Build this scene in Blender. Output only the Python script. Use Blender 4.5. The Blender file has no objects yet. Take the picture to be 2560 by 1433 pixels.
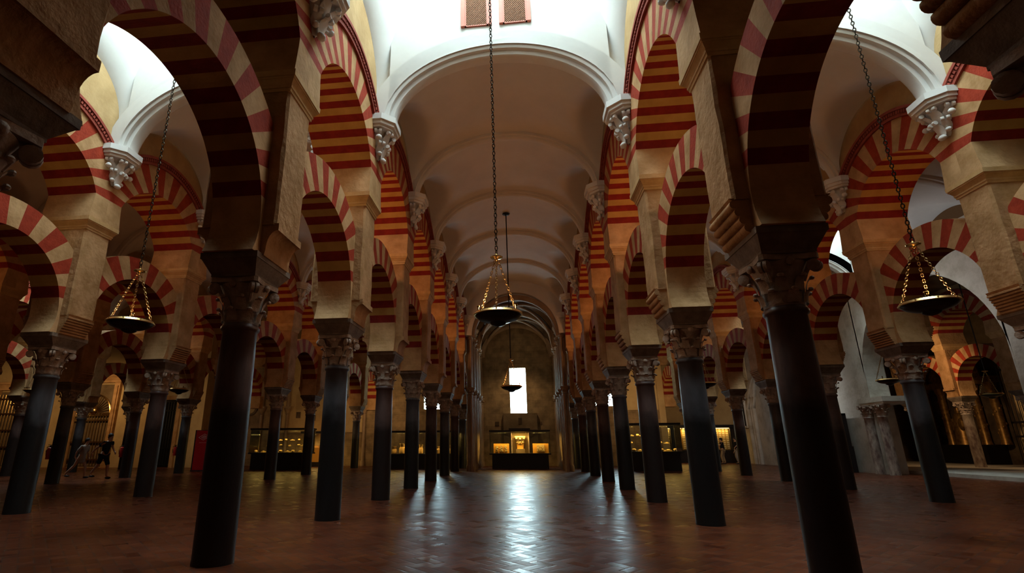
import bpy, bmesh, math, random
from mathutils import Vector, Matrix
random.seed(7)
C = bpy.context.scene
COL = C.collection
PI = math.pi

# ------------------------------------------------------------------ camera
cam_d = bpy.data.cameras.new('camera')
cam = bpy.data.objects.new('camera', cam_d); COL.objects.link(cam)
FPX, PITCH, YAW, ROLL, PCX, PCY = 1309.6, .295, -.1182, -.0037, 1145.3, 716.3
cam_d.sensor_fit = 'HORIZONTAL'; cam_d.sensor_width = 36.0
cam_d.lens = FPX / 2560 * 36.0
cam_d.shift_x = (1280 - PCX) / 2560
cam_d.shift_y = (PCY - 716.5) / 2560
cam_d.clip_start = .05; cam_d.clip_end = 300
_f = Vector((math.sin(YAW)*math.cos(PITCH), math.cos(YAW)*math.cos(PITCH), math.sin(PITCH)))
_r = Vector((math.cos(YAW), -math.sin(YAW), 0)); _u = _r.cross(_f)
_r2 = math.cos(ROLL)*_r + math.sin(ROLL)*_u; _u2 = -math.sin(ROLL)*_r + math.cos(ROLL)*_u
CAM_Z = 1.30
cam.matrix_world = Matrix(((_r2.x,_u2.x,-_f.x,0),(_r2.y,_u2.y,-_f.y,0),(_r2.z,_u2.z,-_f.z,CAM_Z),(0,0,0,1)))
C.camera = cam

# ------------------------------------------------------------------ view, world
C.view_settings.view_transform = 'Standard'; C.view_settings.look = 'None'
C.view_settings.gamma = 1.0; C.view_settings.use_curve_mapping = False
C.view_settings.exposure = 0.0
C.cycles.use_denoising = True
C.cycles.max_bounces = 7; C.cycles.diffuse_bounces = 5; C.cycles.glossy_bounces = 3
C.cycles.transmission_bounces = 4; C.cycles.transparent_max_bounces = 12
C.cycles.sample_clamp_indirect = 4.0
C.cycles.caustics_reflective = False; C.cycles.caustics_refractive = False
W = bpy.data.worlds.new('world'); C.world = W; W.use_nodes = True
W.node_tree.nodes['Background'].inputs[0].default_value = (1.0, .52, .25, 1)
W.node_tree.nodes['Background'].inputs[1].default_value = .04

SKY_C = (.74, .95, 1.0)
def lamp(kind, name, loc, energy, color, size=.3, rot=None, **kw):
    d = bpy.data.lights.new(name, kind); d.energy = energy; d.color = color
    if kind == 'AREA':
        d.shape = 'RECTANGLE'; d.size = size if not isinstance(size, tuple) else size[0]
        d.size_y = size if not isinstance(size, tuple) else size[1]
    elif kind in ('POINT', 'SPOT'): d.shadow_soft_size = size
    for k, v in kw.items(): setattr(d, k, v)
    o = bpy.data.objects.new(name, d); COL.objects.link(o); o.location = loc
    if rot: o.rotation_euler = rot
    return o
WARM = (1.0, .62, .28)
def flood(loc, e, c=WARM, aim=None, ang=120, size=.15):
    o = lamp('SPOT', 'floodlight', loc, e, c, size, spot_size=math.radians(ang), spot_blend=.8)
    if aim is not None:
        d = (Vector(aim)-Vector(loc)); o.rotation_euler = d.to_track_quat('-Z', 'Y').to_euler()
    return o
# warm floodlights on the end walls and far aisles, plus added fill spots
flood((-9.3, 33.2, 3.9), 130, WARM, (-9, 36.6, 4.5), 140)
flood((-12.6, 31.0, 3.4), 150, WARM, (-12, 36.6, 3.5), 130)
flood((-.3, 34.0, 5.9), 110, (1, .66, .34), (-.3, 36.6, 2.5), 130)
flood((-.25, 32.7, 4.6), 70, (1, .60, .28), (-.25, 32.9, 9.0), 150)  # added upward spot that warms the gothic vault
flood((7.6, 33.0, 4.0), 170, WARM, (7.5, 36.6, 4.4), 130)
flood((12.4, 36.0, 5.2), 160, WARM, (12.6, 43, 3.5), 120)
flood((-21.0, 29.0, 3.6), 130, WARM, (-20, 33.4, 3.2), 130)
flood((-27.0, 30.0, 5.0), 260, (1, .60, .25), (-28, 33.4, 3.0), 140)
flood((-34.0, 29.0, 5.0), 220, (1, .60, .25), (-35, 33.4, 3.0), 140)
flood((19.5, 30.0, 5.6), 420, (1, .62, .30), (27, 36, 3.0), 130)
flood((24.3, 26.5, 6.0), 200, (1, .66, .34), (25.6, 28, 2.0), 140)
flood((12.6, 31.0, 4.6), 420, (.86, .95, 1.0), (16.0, 32.5, 3.8), 140)  # added cool spot brightening the right stone wall
flood((12.4, 22.0, 5.2), 300, (.9, .95, 1.0), (16.0, 21.5, 6.6), 120)  # added cool spot brightening the stone around the big opening

# added point fills without fittings over the lower arches, warming upper arches and vaults
def vault_fills(x, y0, ks, e):
    for k in ks:
        lamp('POINT', 'uplight', (x, y0+3.75*k+1.875, 6.42), (e if k < 2 else e*.72) if k > 0 else e*.4, (1.0, .44, .17), .12)
vault_fills(-3.638, 6.36, range(0, 6), 31); vault_fills(3.099, 6.36, range(0, 6), 31)
vault_fills(-10.38, 6.715, range(0, 6), 13); vault_fills(9.64, 6.894, range(1, 7), 15); vault_fills(-17.43, 7.51, range(1, 5), 12)

# ------------------------------------------------------------------ helpers
class MB:
    def __init__(s): s.v = []; s.f = []; s.m = []
    def add(s, vs, fs, m=0):
        b = len(s.v); s.v += [tuple(p) for p in vs]
        for f in fs: s.f.append(tuple(b+i for i in f)); s.m.append(m)
    def box(s, c, d, m=0, rot=None):
        x, y, z = d[0]/2, d[1]/2, d[2]/2
        vs = [Vector((a, b, e)) for a in (-x, x) for b in (-y, y) for e in (-z, z)]
        if rot is not None: vs = [rot @ p for p in vs]
        c = Vector(c)
        s.add([p+c for p in vs], [(0,1,3,2),(4,6,7,5),(0,4,5,1),(2,3,7,6),(0,2,6,4),(1,5,7,3)], m)
    def b2(s, lo, hi, m=0):
        s.box([(a+b)/2 for a, b in zip(lo, hi)], [abs(b-a) for a, b in zip(lo, hi)], m)
    def frustum(s, z0, z1, h0, h1, m=0, c=(0,0), caps=True):
        vs = []
        for z, h in ((z0, h0), (z1, h1)):
            for a, b in ((-1,-1),(1,-1),(1,1),(-1,1)): vs.append((c[0]+a*h[0], c[1]+b*h[1], z))
        fs = [(0,1,5,4),(1,2,6,5),(2,3,7,6),(3,0,4,7)]
        if caps: fs += [(3,2,1,0),(4,5,6,7)]
        s.add(vs, fs, m)
    def lathe(s, prof, seg=24, c=(0,0,0), m=0, a0=0, a1=2*PI, cap=True, axis=None):
        full = abs(a1-a0-2*PI) < 1e-6; n = seg if full else seg+1
        vs = []
        for r, z in prof:
            for i in range(n):
                a = a0+(a1-a0)*i/seg
                p = Vector((r*math.cos(a), r*math.sin(a), z))
                if axis is not None: p = axis @ p
                vs.append((p.x+c[0], p.y+c[1], p.z+c[2]))
        fs = []
        for j in range(len(prof)-1):
            for i in range(seg):
                k = (i+1) % n
                fs.append((j*n+i, j*n+k, (j+1)*n+k, (j+1)*n+i))
        if cap and full:
            if prof[0][0] > 1e-4: fs.append(tuple(reversed(range(n))))
            if prof[-1][0] > 1e-4: fs.append(tuple((len(prof)-1)*n+i for i in range(n)))
        s.add(vs, fs, m)
    def blob(s, c, r, m=0, seg=8, ring=5, rot=None):
        if not isinstance(r, (tuple, list)): r = (r, r, r)
        vs = []; fs = []
        for j in range(ring+1):
            t = PI*j/ring
            for i in range(seg):
                a = 2*PI*i/seg
                p = Vector((r[0]*math.sin(t)*math.cos(a), r[1]*math.sin(t)*math.sin(a), r[2]*math.cos(t)))
                if rot is not None: p = rot @ p
                vs.append((c[0]+p.x, c[1]+p.y, c[2]+p.z))
        for j in range(ring):
            for i in range(seg):
                k = (i+1) % seg; fs.append((j*seg+i, (j+1)*seg+i, (j+1)*seg+k, j*seg+k))
        s.add(vs, fs, m)
    def tube(s, pts, r, seg=8, m=0, closed=False):
        pts = [Vector(p) for p in pts]; n = len(pts); vs = []
        up0 = Vector((0,0,1))
        for i, p in enumerate(pts):
            if closed: t = pts[(i+1) % n]-pts[i-1]
            else: t = pts[min(i+1, n-1)]-pts[max(i-1, 0)]
            t.normalize()
            up = up0 if abs(t.z) < .95 else Vector((1,0,0))
            a = t.cross(up).normalized(); b = t.cross(a)
            rr = r[i] if isinstance(r, (list, tuple)) else r
            for k in range(seg):
                q = 2*PI*k/seg; vs.append(p+a*rr*math.cos(q)+b*rr*math.sin(q))
        fs = []
        for i in range(n if closed else n-1):
            j = (i+1) % n
            for k in range(seg):
                l = (k+1) % seg; fs.append((i*seg+k, i*seg+l, j*seg+l, j*seg+k))
        if not closed: fs += [tuple(range(seg)), tuple((n-1)*seg+k for k in reversed(range(seg)))]
        s.add(vs, fs, m)
    def sweep(s, path, prof, m=0, cap=True):
        """path: list of (point, outward a, sideways b); prof: list of (a, b) closed."""
        n = len(prof); vs = []
        for p, a, b in path:
            for q in prof: vs.append(Vector(p)+Vector(a)*q[0]+Vector(b)*q[1])
        fs = []
        for i in range(len(path)-1):
            for k in range(n):
                l = (k+1) % n; fs.append((i*n+k, i*n+l, (i+1)*n+l, (i+1)*n+k))
        if cap: fs += [tuple(reversed(range(n))), tuple((len(path)-1)*n+k for k in range(n))]
        s.add(vs, fs, m)
    def prism(s, poly, t0, t1, m=0, plane='yz', ends=True):
        """extrude a 2D polygon; plane yz: points (y,z) extruded along x."""
        n = len(poly)
        def P(q, t): return (t, q[0], q[1]) if plane == 'yz' else ((q[0], t, q[1]) if plane == 'xz' else (q[0], q[1], t))
        vs = [P(q, t0) for q in poly]+[P(q, t1) for q in poly]
        fs = [(i, (i+1) % n, n+(i+1) % n, n+i) for i in range(n)]
        if ends: fs += [tuple(reversed(range(n))), tuple(range(n, 2*n))]
        s.add(vs, fs, m)
    def mesh(s, name, mats, smooth=35, fix=True):
        me = bpy.data.meshes.new(name); me.from_pydata(s.v, [], s.f)
        for m in (mats if isinstance(mats, (list, tuple)) else [mats]): me.materials.append(m)
        for p, mi in zip(me.polygons, s.m): p.material_index = mi
        if fix:
            bm = bmesh.new(); bm.from_mesh(me)
            bmesh.ops.recalc_face_normals(bm, faces=bm.faces); bm.to_mesh(me); bm.free()
        if smooth:
            me.polygons.foreach_set('use_smooth', [True]*len(me.polygons))
            me.set_sharp_from_angle(angle=math.radians(smooth))
        me.update(); return me
def obj(name, me, parent=None, loc=None, rot=None):
    o = bpy.data.objects.new(name, me); COL.objects.link(o)
    if parent is not None: o.parent = parent
    if loc is not None: o.location = loc
    if rot is not None: o.rotation_euler = rot
    return o
def tag(o, label, cat, group=None, kind=None):
    o['label'] = label; o['category'] = cat
    if group: o['group'] = group
    if kind: o['kind'] = kind
    return o
def thing(name, label, cat, loc=(0,0,0), rz=0, group=None):
    o = obj(name, None, None, loc, (0,0,rz)); return tag(o, label, cat, group)
def struct(name, me, parent=None, loc=None, rot=None):
    o = obj(name, me, parent, loc, rot)
    if parent is None: o['kind'] = 'structure'
    return o
ORD = ['nearest','second','third','fourth','fifth','sixth','seventh','eighth','ninth','tenth']

# ------------------------------------------------------------------ materials
def mat(name, color, rough=.7, metal=0, var=None, vscale=3, bump=0, bscale=20, emit=None, estr=0, spec=None, stretch=None, contrast=(.35,.65), detail=6):
    m = bpy.data.materials.new(name); m.use_nodes = True
    nt = m.node_tree; b = nt.nodes['Principled BSDF']; L = nt.links.new
    b.inputs['Base Color'].default_value = (*color, 1); b.inputs['Roughness'].default_value = rough
    b.inputs['Metallic'].default_value = metal
    if spec is None and rough >= .7 and not metal: spec = .12
    if spec is not None: b.inputs['Specular IOR Level'].default_value = spec
    if emit: b.inputs['Emission Color'].default_value = (*emit, 1); b.inputs['Emission Strength'].default_value = estr
    if var or bump:
        tc = nt.nodes.new('ShaderNodeTexCoord'); mp = nt.nodes.new('ShaderNodeMapping'); L(tc.outputs['Object'], mp.inputs[0])
        oi = nt.nodes.new('ShaderNodeObjectInfo'); ad = nt.nodes.new('ShaderNodeVectorMath'); ad.operation = 'SCALE'
        ad.inputs[0].default_value = (37, 51, 23); L(oi.outputs['Random'], ad.inputs['Scale']); L(ad.outputs[0], mp.inputs['Location'])
        if stretch: mp.inputs['Scale'].default_value = stretch
    if var:
        n = nt.nodes.new('ShaderNodeTexNoise'); n.inputs['Scale'].default_value = vscale; n.inputs['Detail'].default_value = detail
        n.inputs['Roughness'].default_value = .6; L(mp.outputs[0], n.inputs['Vector'])
        r = nt.nodes.new('ShaderNodeMapRange'); r.inputs[1].default_value = contrast[0]; r.inputs[2].default_value = contrast[1]
        L(n.outputs['Fac'], r.inputs[0])
        mx = nt.nodes.new('ShaderNodeMix'); mx.data_type = 'RGBA'
        mx.inputs[6].default_value = (*color, 1); mx.inputs[7].default_value = (*var, 1)
        L(r.outputs[0], mx.inputs[0]); L(mx.outputs[2], b.inputs['Base Color'])
    if bump:
        n2 = nt.nodes.new('ShaderNodeTexNoise'); n2.inputs['Scale'].default_value = bscale; n2.inputs['Detail'].default_value = 8
        L(mp.outputs[0], n2.inputs['Vector'])
        bp = nt.nodes.new('ShaderNodeBump'); bp.inputs['Strength'].default_value = bump; bp.inputs['Distance'].default_value = .03
        L(n2.outputs['Fac'], bp.inputs['Height']); L(bp.outputs[0], b.inputs['Normal'])
    return m
M = {}
M['cream'] = mat('cream_plaster', (.52,.315,.155), .85, var=(.34,.19,.08), vscale=2.2, bump=.35, bscale=14)
M['ochre'] = mat('ochre_plaster', (.44,.27,.085), .85, var=(.36,.21,.06), vscale=2.5, bump=.2, bscale=18)  # soffit copy of cream with the warm floor bounce in its colour
M['red'] = mat('red_painted_brick', (.33,.042,.018), .8, var=(.24,.028,.013), vscale=5, bump=.3, bscale=22)
M['deepred'] = mat('deep_red_paint', (.22,.020,.014), .8, var=(.16,.014,.012), vscale=5, bump=.2, bscale=22)  # soffit copy of red with the underside's shade in its colour
M['pier'] = mat('rough_sandstone', (.44,.25,.12), .9, var=(.28,.15,.06), vscale=2.5, bump=.7, bscale=11)
M['cornice'] = mat('cornice_stone', (.54,.34,.16), .8, var=(.42,.25,.10), vscale=4, bump=.2)
M['white'] = mat('white_plaster', (.71,.695,.66), .85, var=(.65,.635,.60), vscale=1.2, bump=.06, bscale=6)
M['tan'] = mat('tan_plaster', (.46,.31,.15), .9, var=(.34,.215,.095), vscale=1.6, bump=.3, bscale=9)
M['mould'] = mat('red_moulding', (.30,.065,.045), .8, var=(.22,.045,.03), vscale=6)
M['impost'] = mat('grey_impost_stone', (.20,.155,.12), .75, var=(.12,.09,.07), vscale=5, bump=.3, bscale=16)
M['capital'] = mat('carved_capital_stone', (.40,.31,.25), .75, var=(.24,.18,.14), vscale=8, bump=.4, bscale=25)
def shaft_mat(name, a, b, dark):
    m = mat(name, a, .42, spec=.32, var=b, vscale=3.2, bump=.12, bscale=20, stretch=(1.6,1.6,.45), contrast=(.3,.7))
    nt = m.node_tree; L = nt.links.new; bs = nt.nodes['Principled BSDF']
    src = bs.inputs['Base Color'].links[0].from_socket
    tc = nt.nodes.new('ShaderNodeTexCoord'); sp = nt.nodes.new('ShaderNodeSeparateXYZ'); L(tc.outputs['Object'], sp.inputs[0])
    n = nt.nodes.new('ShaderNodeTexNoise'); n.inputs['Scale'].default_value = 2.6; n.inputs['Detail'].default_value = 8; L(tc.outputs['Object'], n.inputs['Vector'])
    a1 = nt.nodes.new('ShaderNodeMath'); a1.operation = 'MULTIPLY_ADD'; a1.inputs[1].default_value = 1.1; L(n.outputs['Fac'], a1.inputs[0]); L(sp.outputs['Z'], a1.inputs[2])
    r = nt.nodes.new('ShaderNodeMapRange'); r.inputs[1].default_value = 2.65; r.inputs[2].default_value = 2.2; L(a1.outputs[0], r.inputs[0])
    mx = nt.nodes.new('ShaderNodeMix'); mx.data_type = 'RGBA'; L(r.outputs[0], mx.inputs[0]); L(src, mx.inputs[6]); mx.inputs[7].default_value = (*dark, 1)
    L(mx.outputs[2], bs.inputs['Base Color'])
    return m
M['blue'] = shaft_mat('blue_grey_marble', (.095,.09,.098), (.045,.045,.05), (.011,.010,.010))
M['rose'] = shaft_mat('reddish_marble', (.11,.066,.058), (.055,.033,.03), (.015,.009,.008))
M['pale'] = mat('pale_veined_marble', (.40,.33,.27), .4, var=(.12,.07,.06), vscale=4, stretch=(1.5,1.5,.6))
M['bronze'] = mat('dark_bronze', (.035,.028,.022), .28, 1.0)
M['brass'] = mat('brass', (.75,.50,.18), .25, 1.0)
M['iron'] = mat('black_iron', (.02,.018,.016), .45, .8)
M['rimbrass'] = mat('worn_brass', (.85,.60,.25), .33, 1.0)
M['oldbrass'] = mat('tarnished_brass', (.34,.21,.08), .35, 1.0)
M['chain'] = mat('bronze_chain', (.05,.038,.025), .4, 1.0)
M['wood'] = mat('red_brown_wood', (.44,.10,.05), .6, var=(.36,.08,.04), vscale=8)
M['lattice'] = mat('lattice_wood', (.24,.12,.07), .7)
M['dark'] = mat('dark_void', (.01,.008,.006), .9)
M['casedark'] = mat('black_lacquer', (.012,.009,.009), .35)
M['cellar'] = mat('brown_stone', (.23,.165,.10), .85, var=(.15,.105,.06), vscale=1.4, bump=.4, bscale=8)
M['gothic'] = mat('weathered_vault_stone', (.17,.12,.075), .75, var=(.075,.05,.03), vscale=1.2, bump=.4, bscale=6)
M['rib'] = mat('rib_stone', (.36,.25,.15), .6, var=(.26,.17,.10), vscale=2, bump=.2)
M['greystone'] = mat('grey_limestone', (.50,.45,.38), .85, var=(.30,.25,.19), vscale=1.3, bump=.5, bscale=7, contrast=(.45,.75))
M['gold'] = mat('gilded_carving', (.60,.36,.11), .4, .7, var=(.30,.15,.05), vscale=5)
M['ochrewall'] = mat('ochre_wall_plaster', (.56,.42,.22), .9, var=(.46,.33,.17), vscale=1.1, bump=.2, bscale=6)
M['board'] = mat('amber_board', (.70,.36,.07), .7)
M['stonefrag'] = mat('carved_fragment', (.72,.55,.27), .8, var=(.5,.36,.16), vscale=12, bump=.5, bscale=30)
M['pot'] = mat('clay_pot', (.55,.36,.16), .7)
M['skin'] = mat('skin', (.42,.24,.16), .6)
M['hair'] = mat('dark_hair', (.015,.010,.008), .6)
M['black_cloth'] = mat('black_cloth', (.012,.013,.018), .9)
M['navy_cloth'] = mat('navy_cloth', (.015,.02,.04), .9)
M['grey_cloth'] = mat('pale_grey_cloth', (.34,.31,.28), .9, var=(.27,.24,.22), vscale=6)
M['khaki_cloth'] = mat('khaki_cloth', (.36,.28,.17), .9)
M['shoe'] = mat('dark_shoe', (.03,.02,.018), .6)
M['bannerred'] = mat('red_banner_cloth', (.42,.012,.016), .7)
M['bannerink'] = mat('pale_print', (.75,.55,.5), .8)
M['extred'] = mat('red_enamel', (.42,.02,.015), .35)
M['panel'] = mat('cabinet_back', (.35,.22,.06), .8)
M['tablet'] = mat('inscribed_tablet', (.72,.62,.40), .8, var=(.55,.45,.25), vscale=30)
M['screen'] = mat('lit_sign_panel', (.3,.4,.3), .5, emit=(.55,.9,.66), estr=.55)
M['screendim'] = mat('dim_sign_panel', (.26,.22,.12), .4, emit=(.45,.38,.2), estr=.03)
M['skylight'] = mat('skylight_glass', (.8,.9,1), .5, emit=SKY_C, estr=26.0)
M['daylight'] = mat('daylit_window_glass', (.8,.9,1), .5, emit=(.60,.90,1.0), estr=24.0)
M['strip'] = mat('warm_light_strip', (1,.8,.4), .5, emit=(1,.62,.18), estr=5.0)
def glass_mat():
    m = bpy.data.materials.new('clear_case_glass'); m.use_nodes = True; nt = m.node_tree; nt.nodes.clear()
    o = nt.nodes.new('ShaderNodeOutputMaterial'); t = nt.nodes.new('ShaderNodeBsdfTransparent'); g = nt.nodes.new('ShaderNodeBsdfGlossy')
    t.inputs[0].default_value = (.93,.95,.93,1); g.inputs['Roughness'].default_value = .05; g.inputs[0].default_value = (.9,.95,.95,1)
    f = nt.nodes.new('ShaderNodeFresnel'); f.inputs[0].default_value = 1.35; x = nt.nodes.new('ShaderNodeMixShader')
    nt.links.new(f.outputs[0], x.inputs[0]); nt.links.new(t.outputs[0], x.inputs[1]); nt.links.new(g.outputs[0], x.inputs[2]); nt.links.new(x.outputs[0], o.inputs[0])
    return m
M['glass'] = glass_mat()
def block_mat(name, c1, c2, mortar, sx=1.0, rough=.85, plane='xz'):
    m = bpy.data.materials.new(name); m.use_nodes = True; nt = m.node_tree; L = nt.links.new; b = nt.nodes['Principled BSDF']
    tc = nt.nodes.new('ShaderNodeTexCoord'); sp = nt.nodes.new('ShaderNodeSeparateXYZ'); cb = nt.nodes.new('ShaderNodeCombineXYZ')
    L(tc.outputs['Object'], sp.inputs[0]); L(sp.outputs['X' if plane == 'xz' else 'Y'], cb.inputs[0]); L(sp.outputs['Z'], cb.inputs[1])
    bt = nt.nodes.new('ShaderNodeTexBrick'); bt.inputs['Scale'].default_value = 1.0; bt.inputs['Brick Width'].default_value = .9*sx; bt.inputs['Row Height'].default_value = .42*sx
    bt.inputs['Mortar Size'].default_value = .008; bt.inputs['Color1'].default_value = (*c1,1); bt.inputs['Color2'].default_value = (*c2,1); bt.inputs['Mortar'].default_value = (*mortar,1)
    L(cb.outputs[0], bt.inputs['Vector'])
    n = nt.nodes.new('ShaderNodeTexNoise'); n.inputs['Scale'].default_value = 2.2; n.inputs['Detail'].default_value = 9; L(tc.outputs['Object'], n.inputs['Vector'])
    mx = nt.nodes.new('ShaderNodeMix'); mx.data_type = 'RGBA'; mx.blend_type = 'MULTIPLY'; mx.inputs[0].default_value = .7
    r = nt.nodes.new('ShaderNodeValToRGB'); r.color_ramp.elements[0].color = (.45,.42,.38,1); r.color_ramp.elements[1].color = (1.15,1.12,1.05,1)
    r.color_ramp.elements[0].position = .35; r.color_ramp.elements[1].position = .65
    L(n.outputs['Fac'], r.inputs[0]); L(bt.outputs['Color'], mx.inputs[6]); L(r.outputs[0], mx.inputs[7]); L(mx.outputs[2], b.inputs['Base Color'])
    bp = nt.nodes.new('ShaderNodeBump'); bp.inputs['Strength'].default_value = .4; bp.inputs['Distance'].default_value = .02
    L(n.outputs['Fac'], bp.inputs['Height']); L(bp.outputs[0], b.inputs['Normal']); b.inputs['Roughness'].default_value = rough
    return m
M['ashlar'] = block_mat('ashlar_blocks', (.34,.24,.13), (.30,.21,.115), (.2,.14,.08))
M['ashlar_y'] = block_mat('side_ashlar_blocks', (.46,.41,.34), (.42,.37,.30), (.3,.26,.2), plane='yz')
def floor_mat():
    m = bpy.data.materials.new('herringbone_brick'); m.use_nodes = True; nt = m.node_tree; L = nt.links.new; b = nt.nodes['Principled BSDF']
    def math_(op, a, c=None, d=None):
        n = nt.nodes.new('ShaderNodeMath'); n.operation = op
        for i, q in enumerate((a, c, d)):
            if q is None: continue
            if isinstance(q, (int, float)): n.inputs[i].default_value = q
            else: L(q, n.inputs[i])
        return n.outputs[0]
    tc = nt.nodes.new('ShaderNodeTexCoord'); mp = nt.nodes.new('ShaderNodeMapping'); L(tc.outputs['Object'], mp.inputs[0])
    mp.inputs['Rotation'].default_value = (0,0,PI/4); mp.inputs['Scale'].default_value = (1/.15,)*3
    sp = nt.nodes.new('ShaderNodeSeparateXYZ'); L(mp.outputs[0], sp.inputs[0])
    x, y = sp.outputs['X'], sp.outputs['Y']
    i, j = math_('FLOOR', x), math_('FLOOR', y); fx, fy = math_('SUBTRACT', x, i), math_('SUBTRACT', y, j)
    mm = math_('FLOORED_MODULO', math_('SUBTRACT', i, j), 4)
    eq = [math_('COMPARE', mm, float(q), .3) for q in range(4)]
    dl = math_('ADD', fx, eq[1]); dr = math_('ADD', math_('SUBTRACT', 1.0, fx), eq[0])
    db = math_('ADD', fy, eq[2]); dt = math_('ADD', math_('SUBTRACT', 1.0, fy), eq[3])
    d = math_('MINIMUM', math_('MINIMUM', dl, dr), math_('MINIMUM', db, dt))
    bi, bj = math_('SUBTRACT', i, eq[1]), math_('SUBTRACT', j, eq[2])
    cb = nt.nodes.new('ShaderNodeCombineXYZ'); L(bi, cb.inputs[0]); L(bj, cb.inputs[1]); L(math_('ADD', eq[2], eq[3]), cb.inputs[2])
    wn = nt.nodes.new('ShaderNodeTexWhiteNoise'); wn.noise_dimensions = '3D'; L(cb.outputs[0], wn.inputs['Vector'])
    sc = nt.nodes.new('ShaderNodeSeparateColor'); L(wn.outputs['Color'], sc.inputs[0])
    cr = nt.nodes.new('ShaderNodeValToRGB'); e = cr.color_ramp.elements
    e[0].color = (.075,.016,.006,1); e[1].color = (.125,.030,.010,1); L(sc.outputs[0], cr.inputs[0])
    q = e.new(.5); q.color = (.10,.022,.008,1)
    no = nt.nodes.new('ShaderNodeTexNoise'); no.inputs['Scale'].default_value = .55; no.inputs['Detail'].default_value = 7; L(tc.outputs['Object'], no.inputs['Vector'])
    mo = nt.nodes.new('ShaderNodeMapRange'); mo.inputs[1].default_value = .04; mo.inputs[2].default_value = .075; L(d, mo.inputs[0])
    mx = nt.nodes.new('ShaderNodeMix'); mx.data_type = 'RGBA'; L(mo.outputs[0], mx.inputs[0]); mx.inputs[6].default_value = (.06,.028,.018,1); L(cr.outputs[0], mx.inputs[7])
    m2 = nt.nodes.new('ShaderNodeMix'); m2.data_type = 'RGBA'; m2.blend_type = 'MULTIPLY'; m2.inputs[0].default_value = .5
    r2 = nt.nodes.new('ShaderNodeMapRange'); r2.inputs[1].default_value = .35; r2.inputs[2].default_value = .65; r2.inputs[3].default_value = .55; r2.inputs[4].default_value = 1.2; L(no.outputs['Fac'], r2.inputs[0])
    L(mx.outputs[2], m2.inputs[6]); L(r2.outputs[0], m2.inputs[7]); L(m2.outputs[2], b.inputs['Base Color'])
    # uneven bricks: each one tilts a little, edges worn
    t1 = math_('MULTIPLY', math_('SUBTRACT', sc.outputs[1], .5), math_('MULTIPLY', math_('SUBTRACT', x, bi), .6))
    t2 = math_('MULTIPLY', math_('SUBTRACT', sc.outputs[2], .5), math_('MULTIPLY', math_('SUBTRACT', y, bj), .6))
    ed = nt.nodes.new('ShaderNodeMapRange'); ed.inputs[1].default_value = .0; ed.inputs[2].default_value = .16; L(d, ed.inputs[0])
    n3 = nt.nodes.new('ShaderNodeTexNoise'); n3.inputs['Scale'].default_value = 5; n3.inputs['Detail'].default_value = 5; L(tc.outputs['Object'], n3.inputs['Vector'])
    hgt = math_('ADD', math_('ADD', t1, t2), math_('ADD', math_('MULTIPLY', ed.outputs[0], .25), math_('MULTIPLY', n3.outputs['Fac'], .35)))
    bp = nt.nodes.new('ShaderNodeBump'); bp.inputs['Strength'].default_value = .5; bp.inputs['Distance'].default_value = .012; L(hgt, bp.inputs['Height']); L(bp.outputs[0], b.inputs['Normal'])
    rr = nt.nodes.new('ShaderNodeMapRange'); rr.inputs[3].default_value = .26; rr.inputs[4].default_value = .40; L(sc.outputs[1], rr.inputs[0]); L(rr.outputs[0], b.inputs['Roughness'])
    b.inputs['Specular IOR Level'].default_value = .16
    return m
M['floor'] = floor_mat()

# ------------------------------------------------------------------ layout
S = 3.75; HS = S/2
ARC = {  # x, y of k=0, first k, last k (columns), side of its nave
    'L1': (-3.638, 6.36, -1, 7), 'R1': (3.099, 6.36, -1, 7),
    'L2': (-10.38, 6.715, 0, 7), 'R2': (9.64, 6.894+3.75, 0, 6),
    'L3': (-17.43, 7.51, 1, 6), 'L4': (-24.2, 8.4, 3, 6)}
ARCNAME = {'L1': "central nave's left arcade", 'R1': "central nave's right arcade",
           'L2': "second left arcade", 'R2': "second right arcade",
           'L3': "third left arcade", 'L4': "outermost left arcade"}
def AY(a, k): return ARC[a][1]+S*k
Z_SH, Z_CAP, Z_IMP = 2.82, 3.40, 3.68
Z_PB, Z_CO, Z_CT = 4.08, 6.15, 6.42
TL, TU = .34, .62
TP, HP = .53, .37

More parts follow.
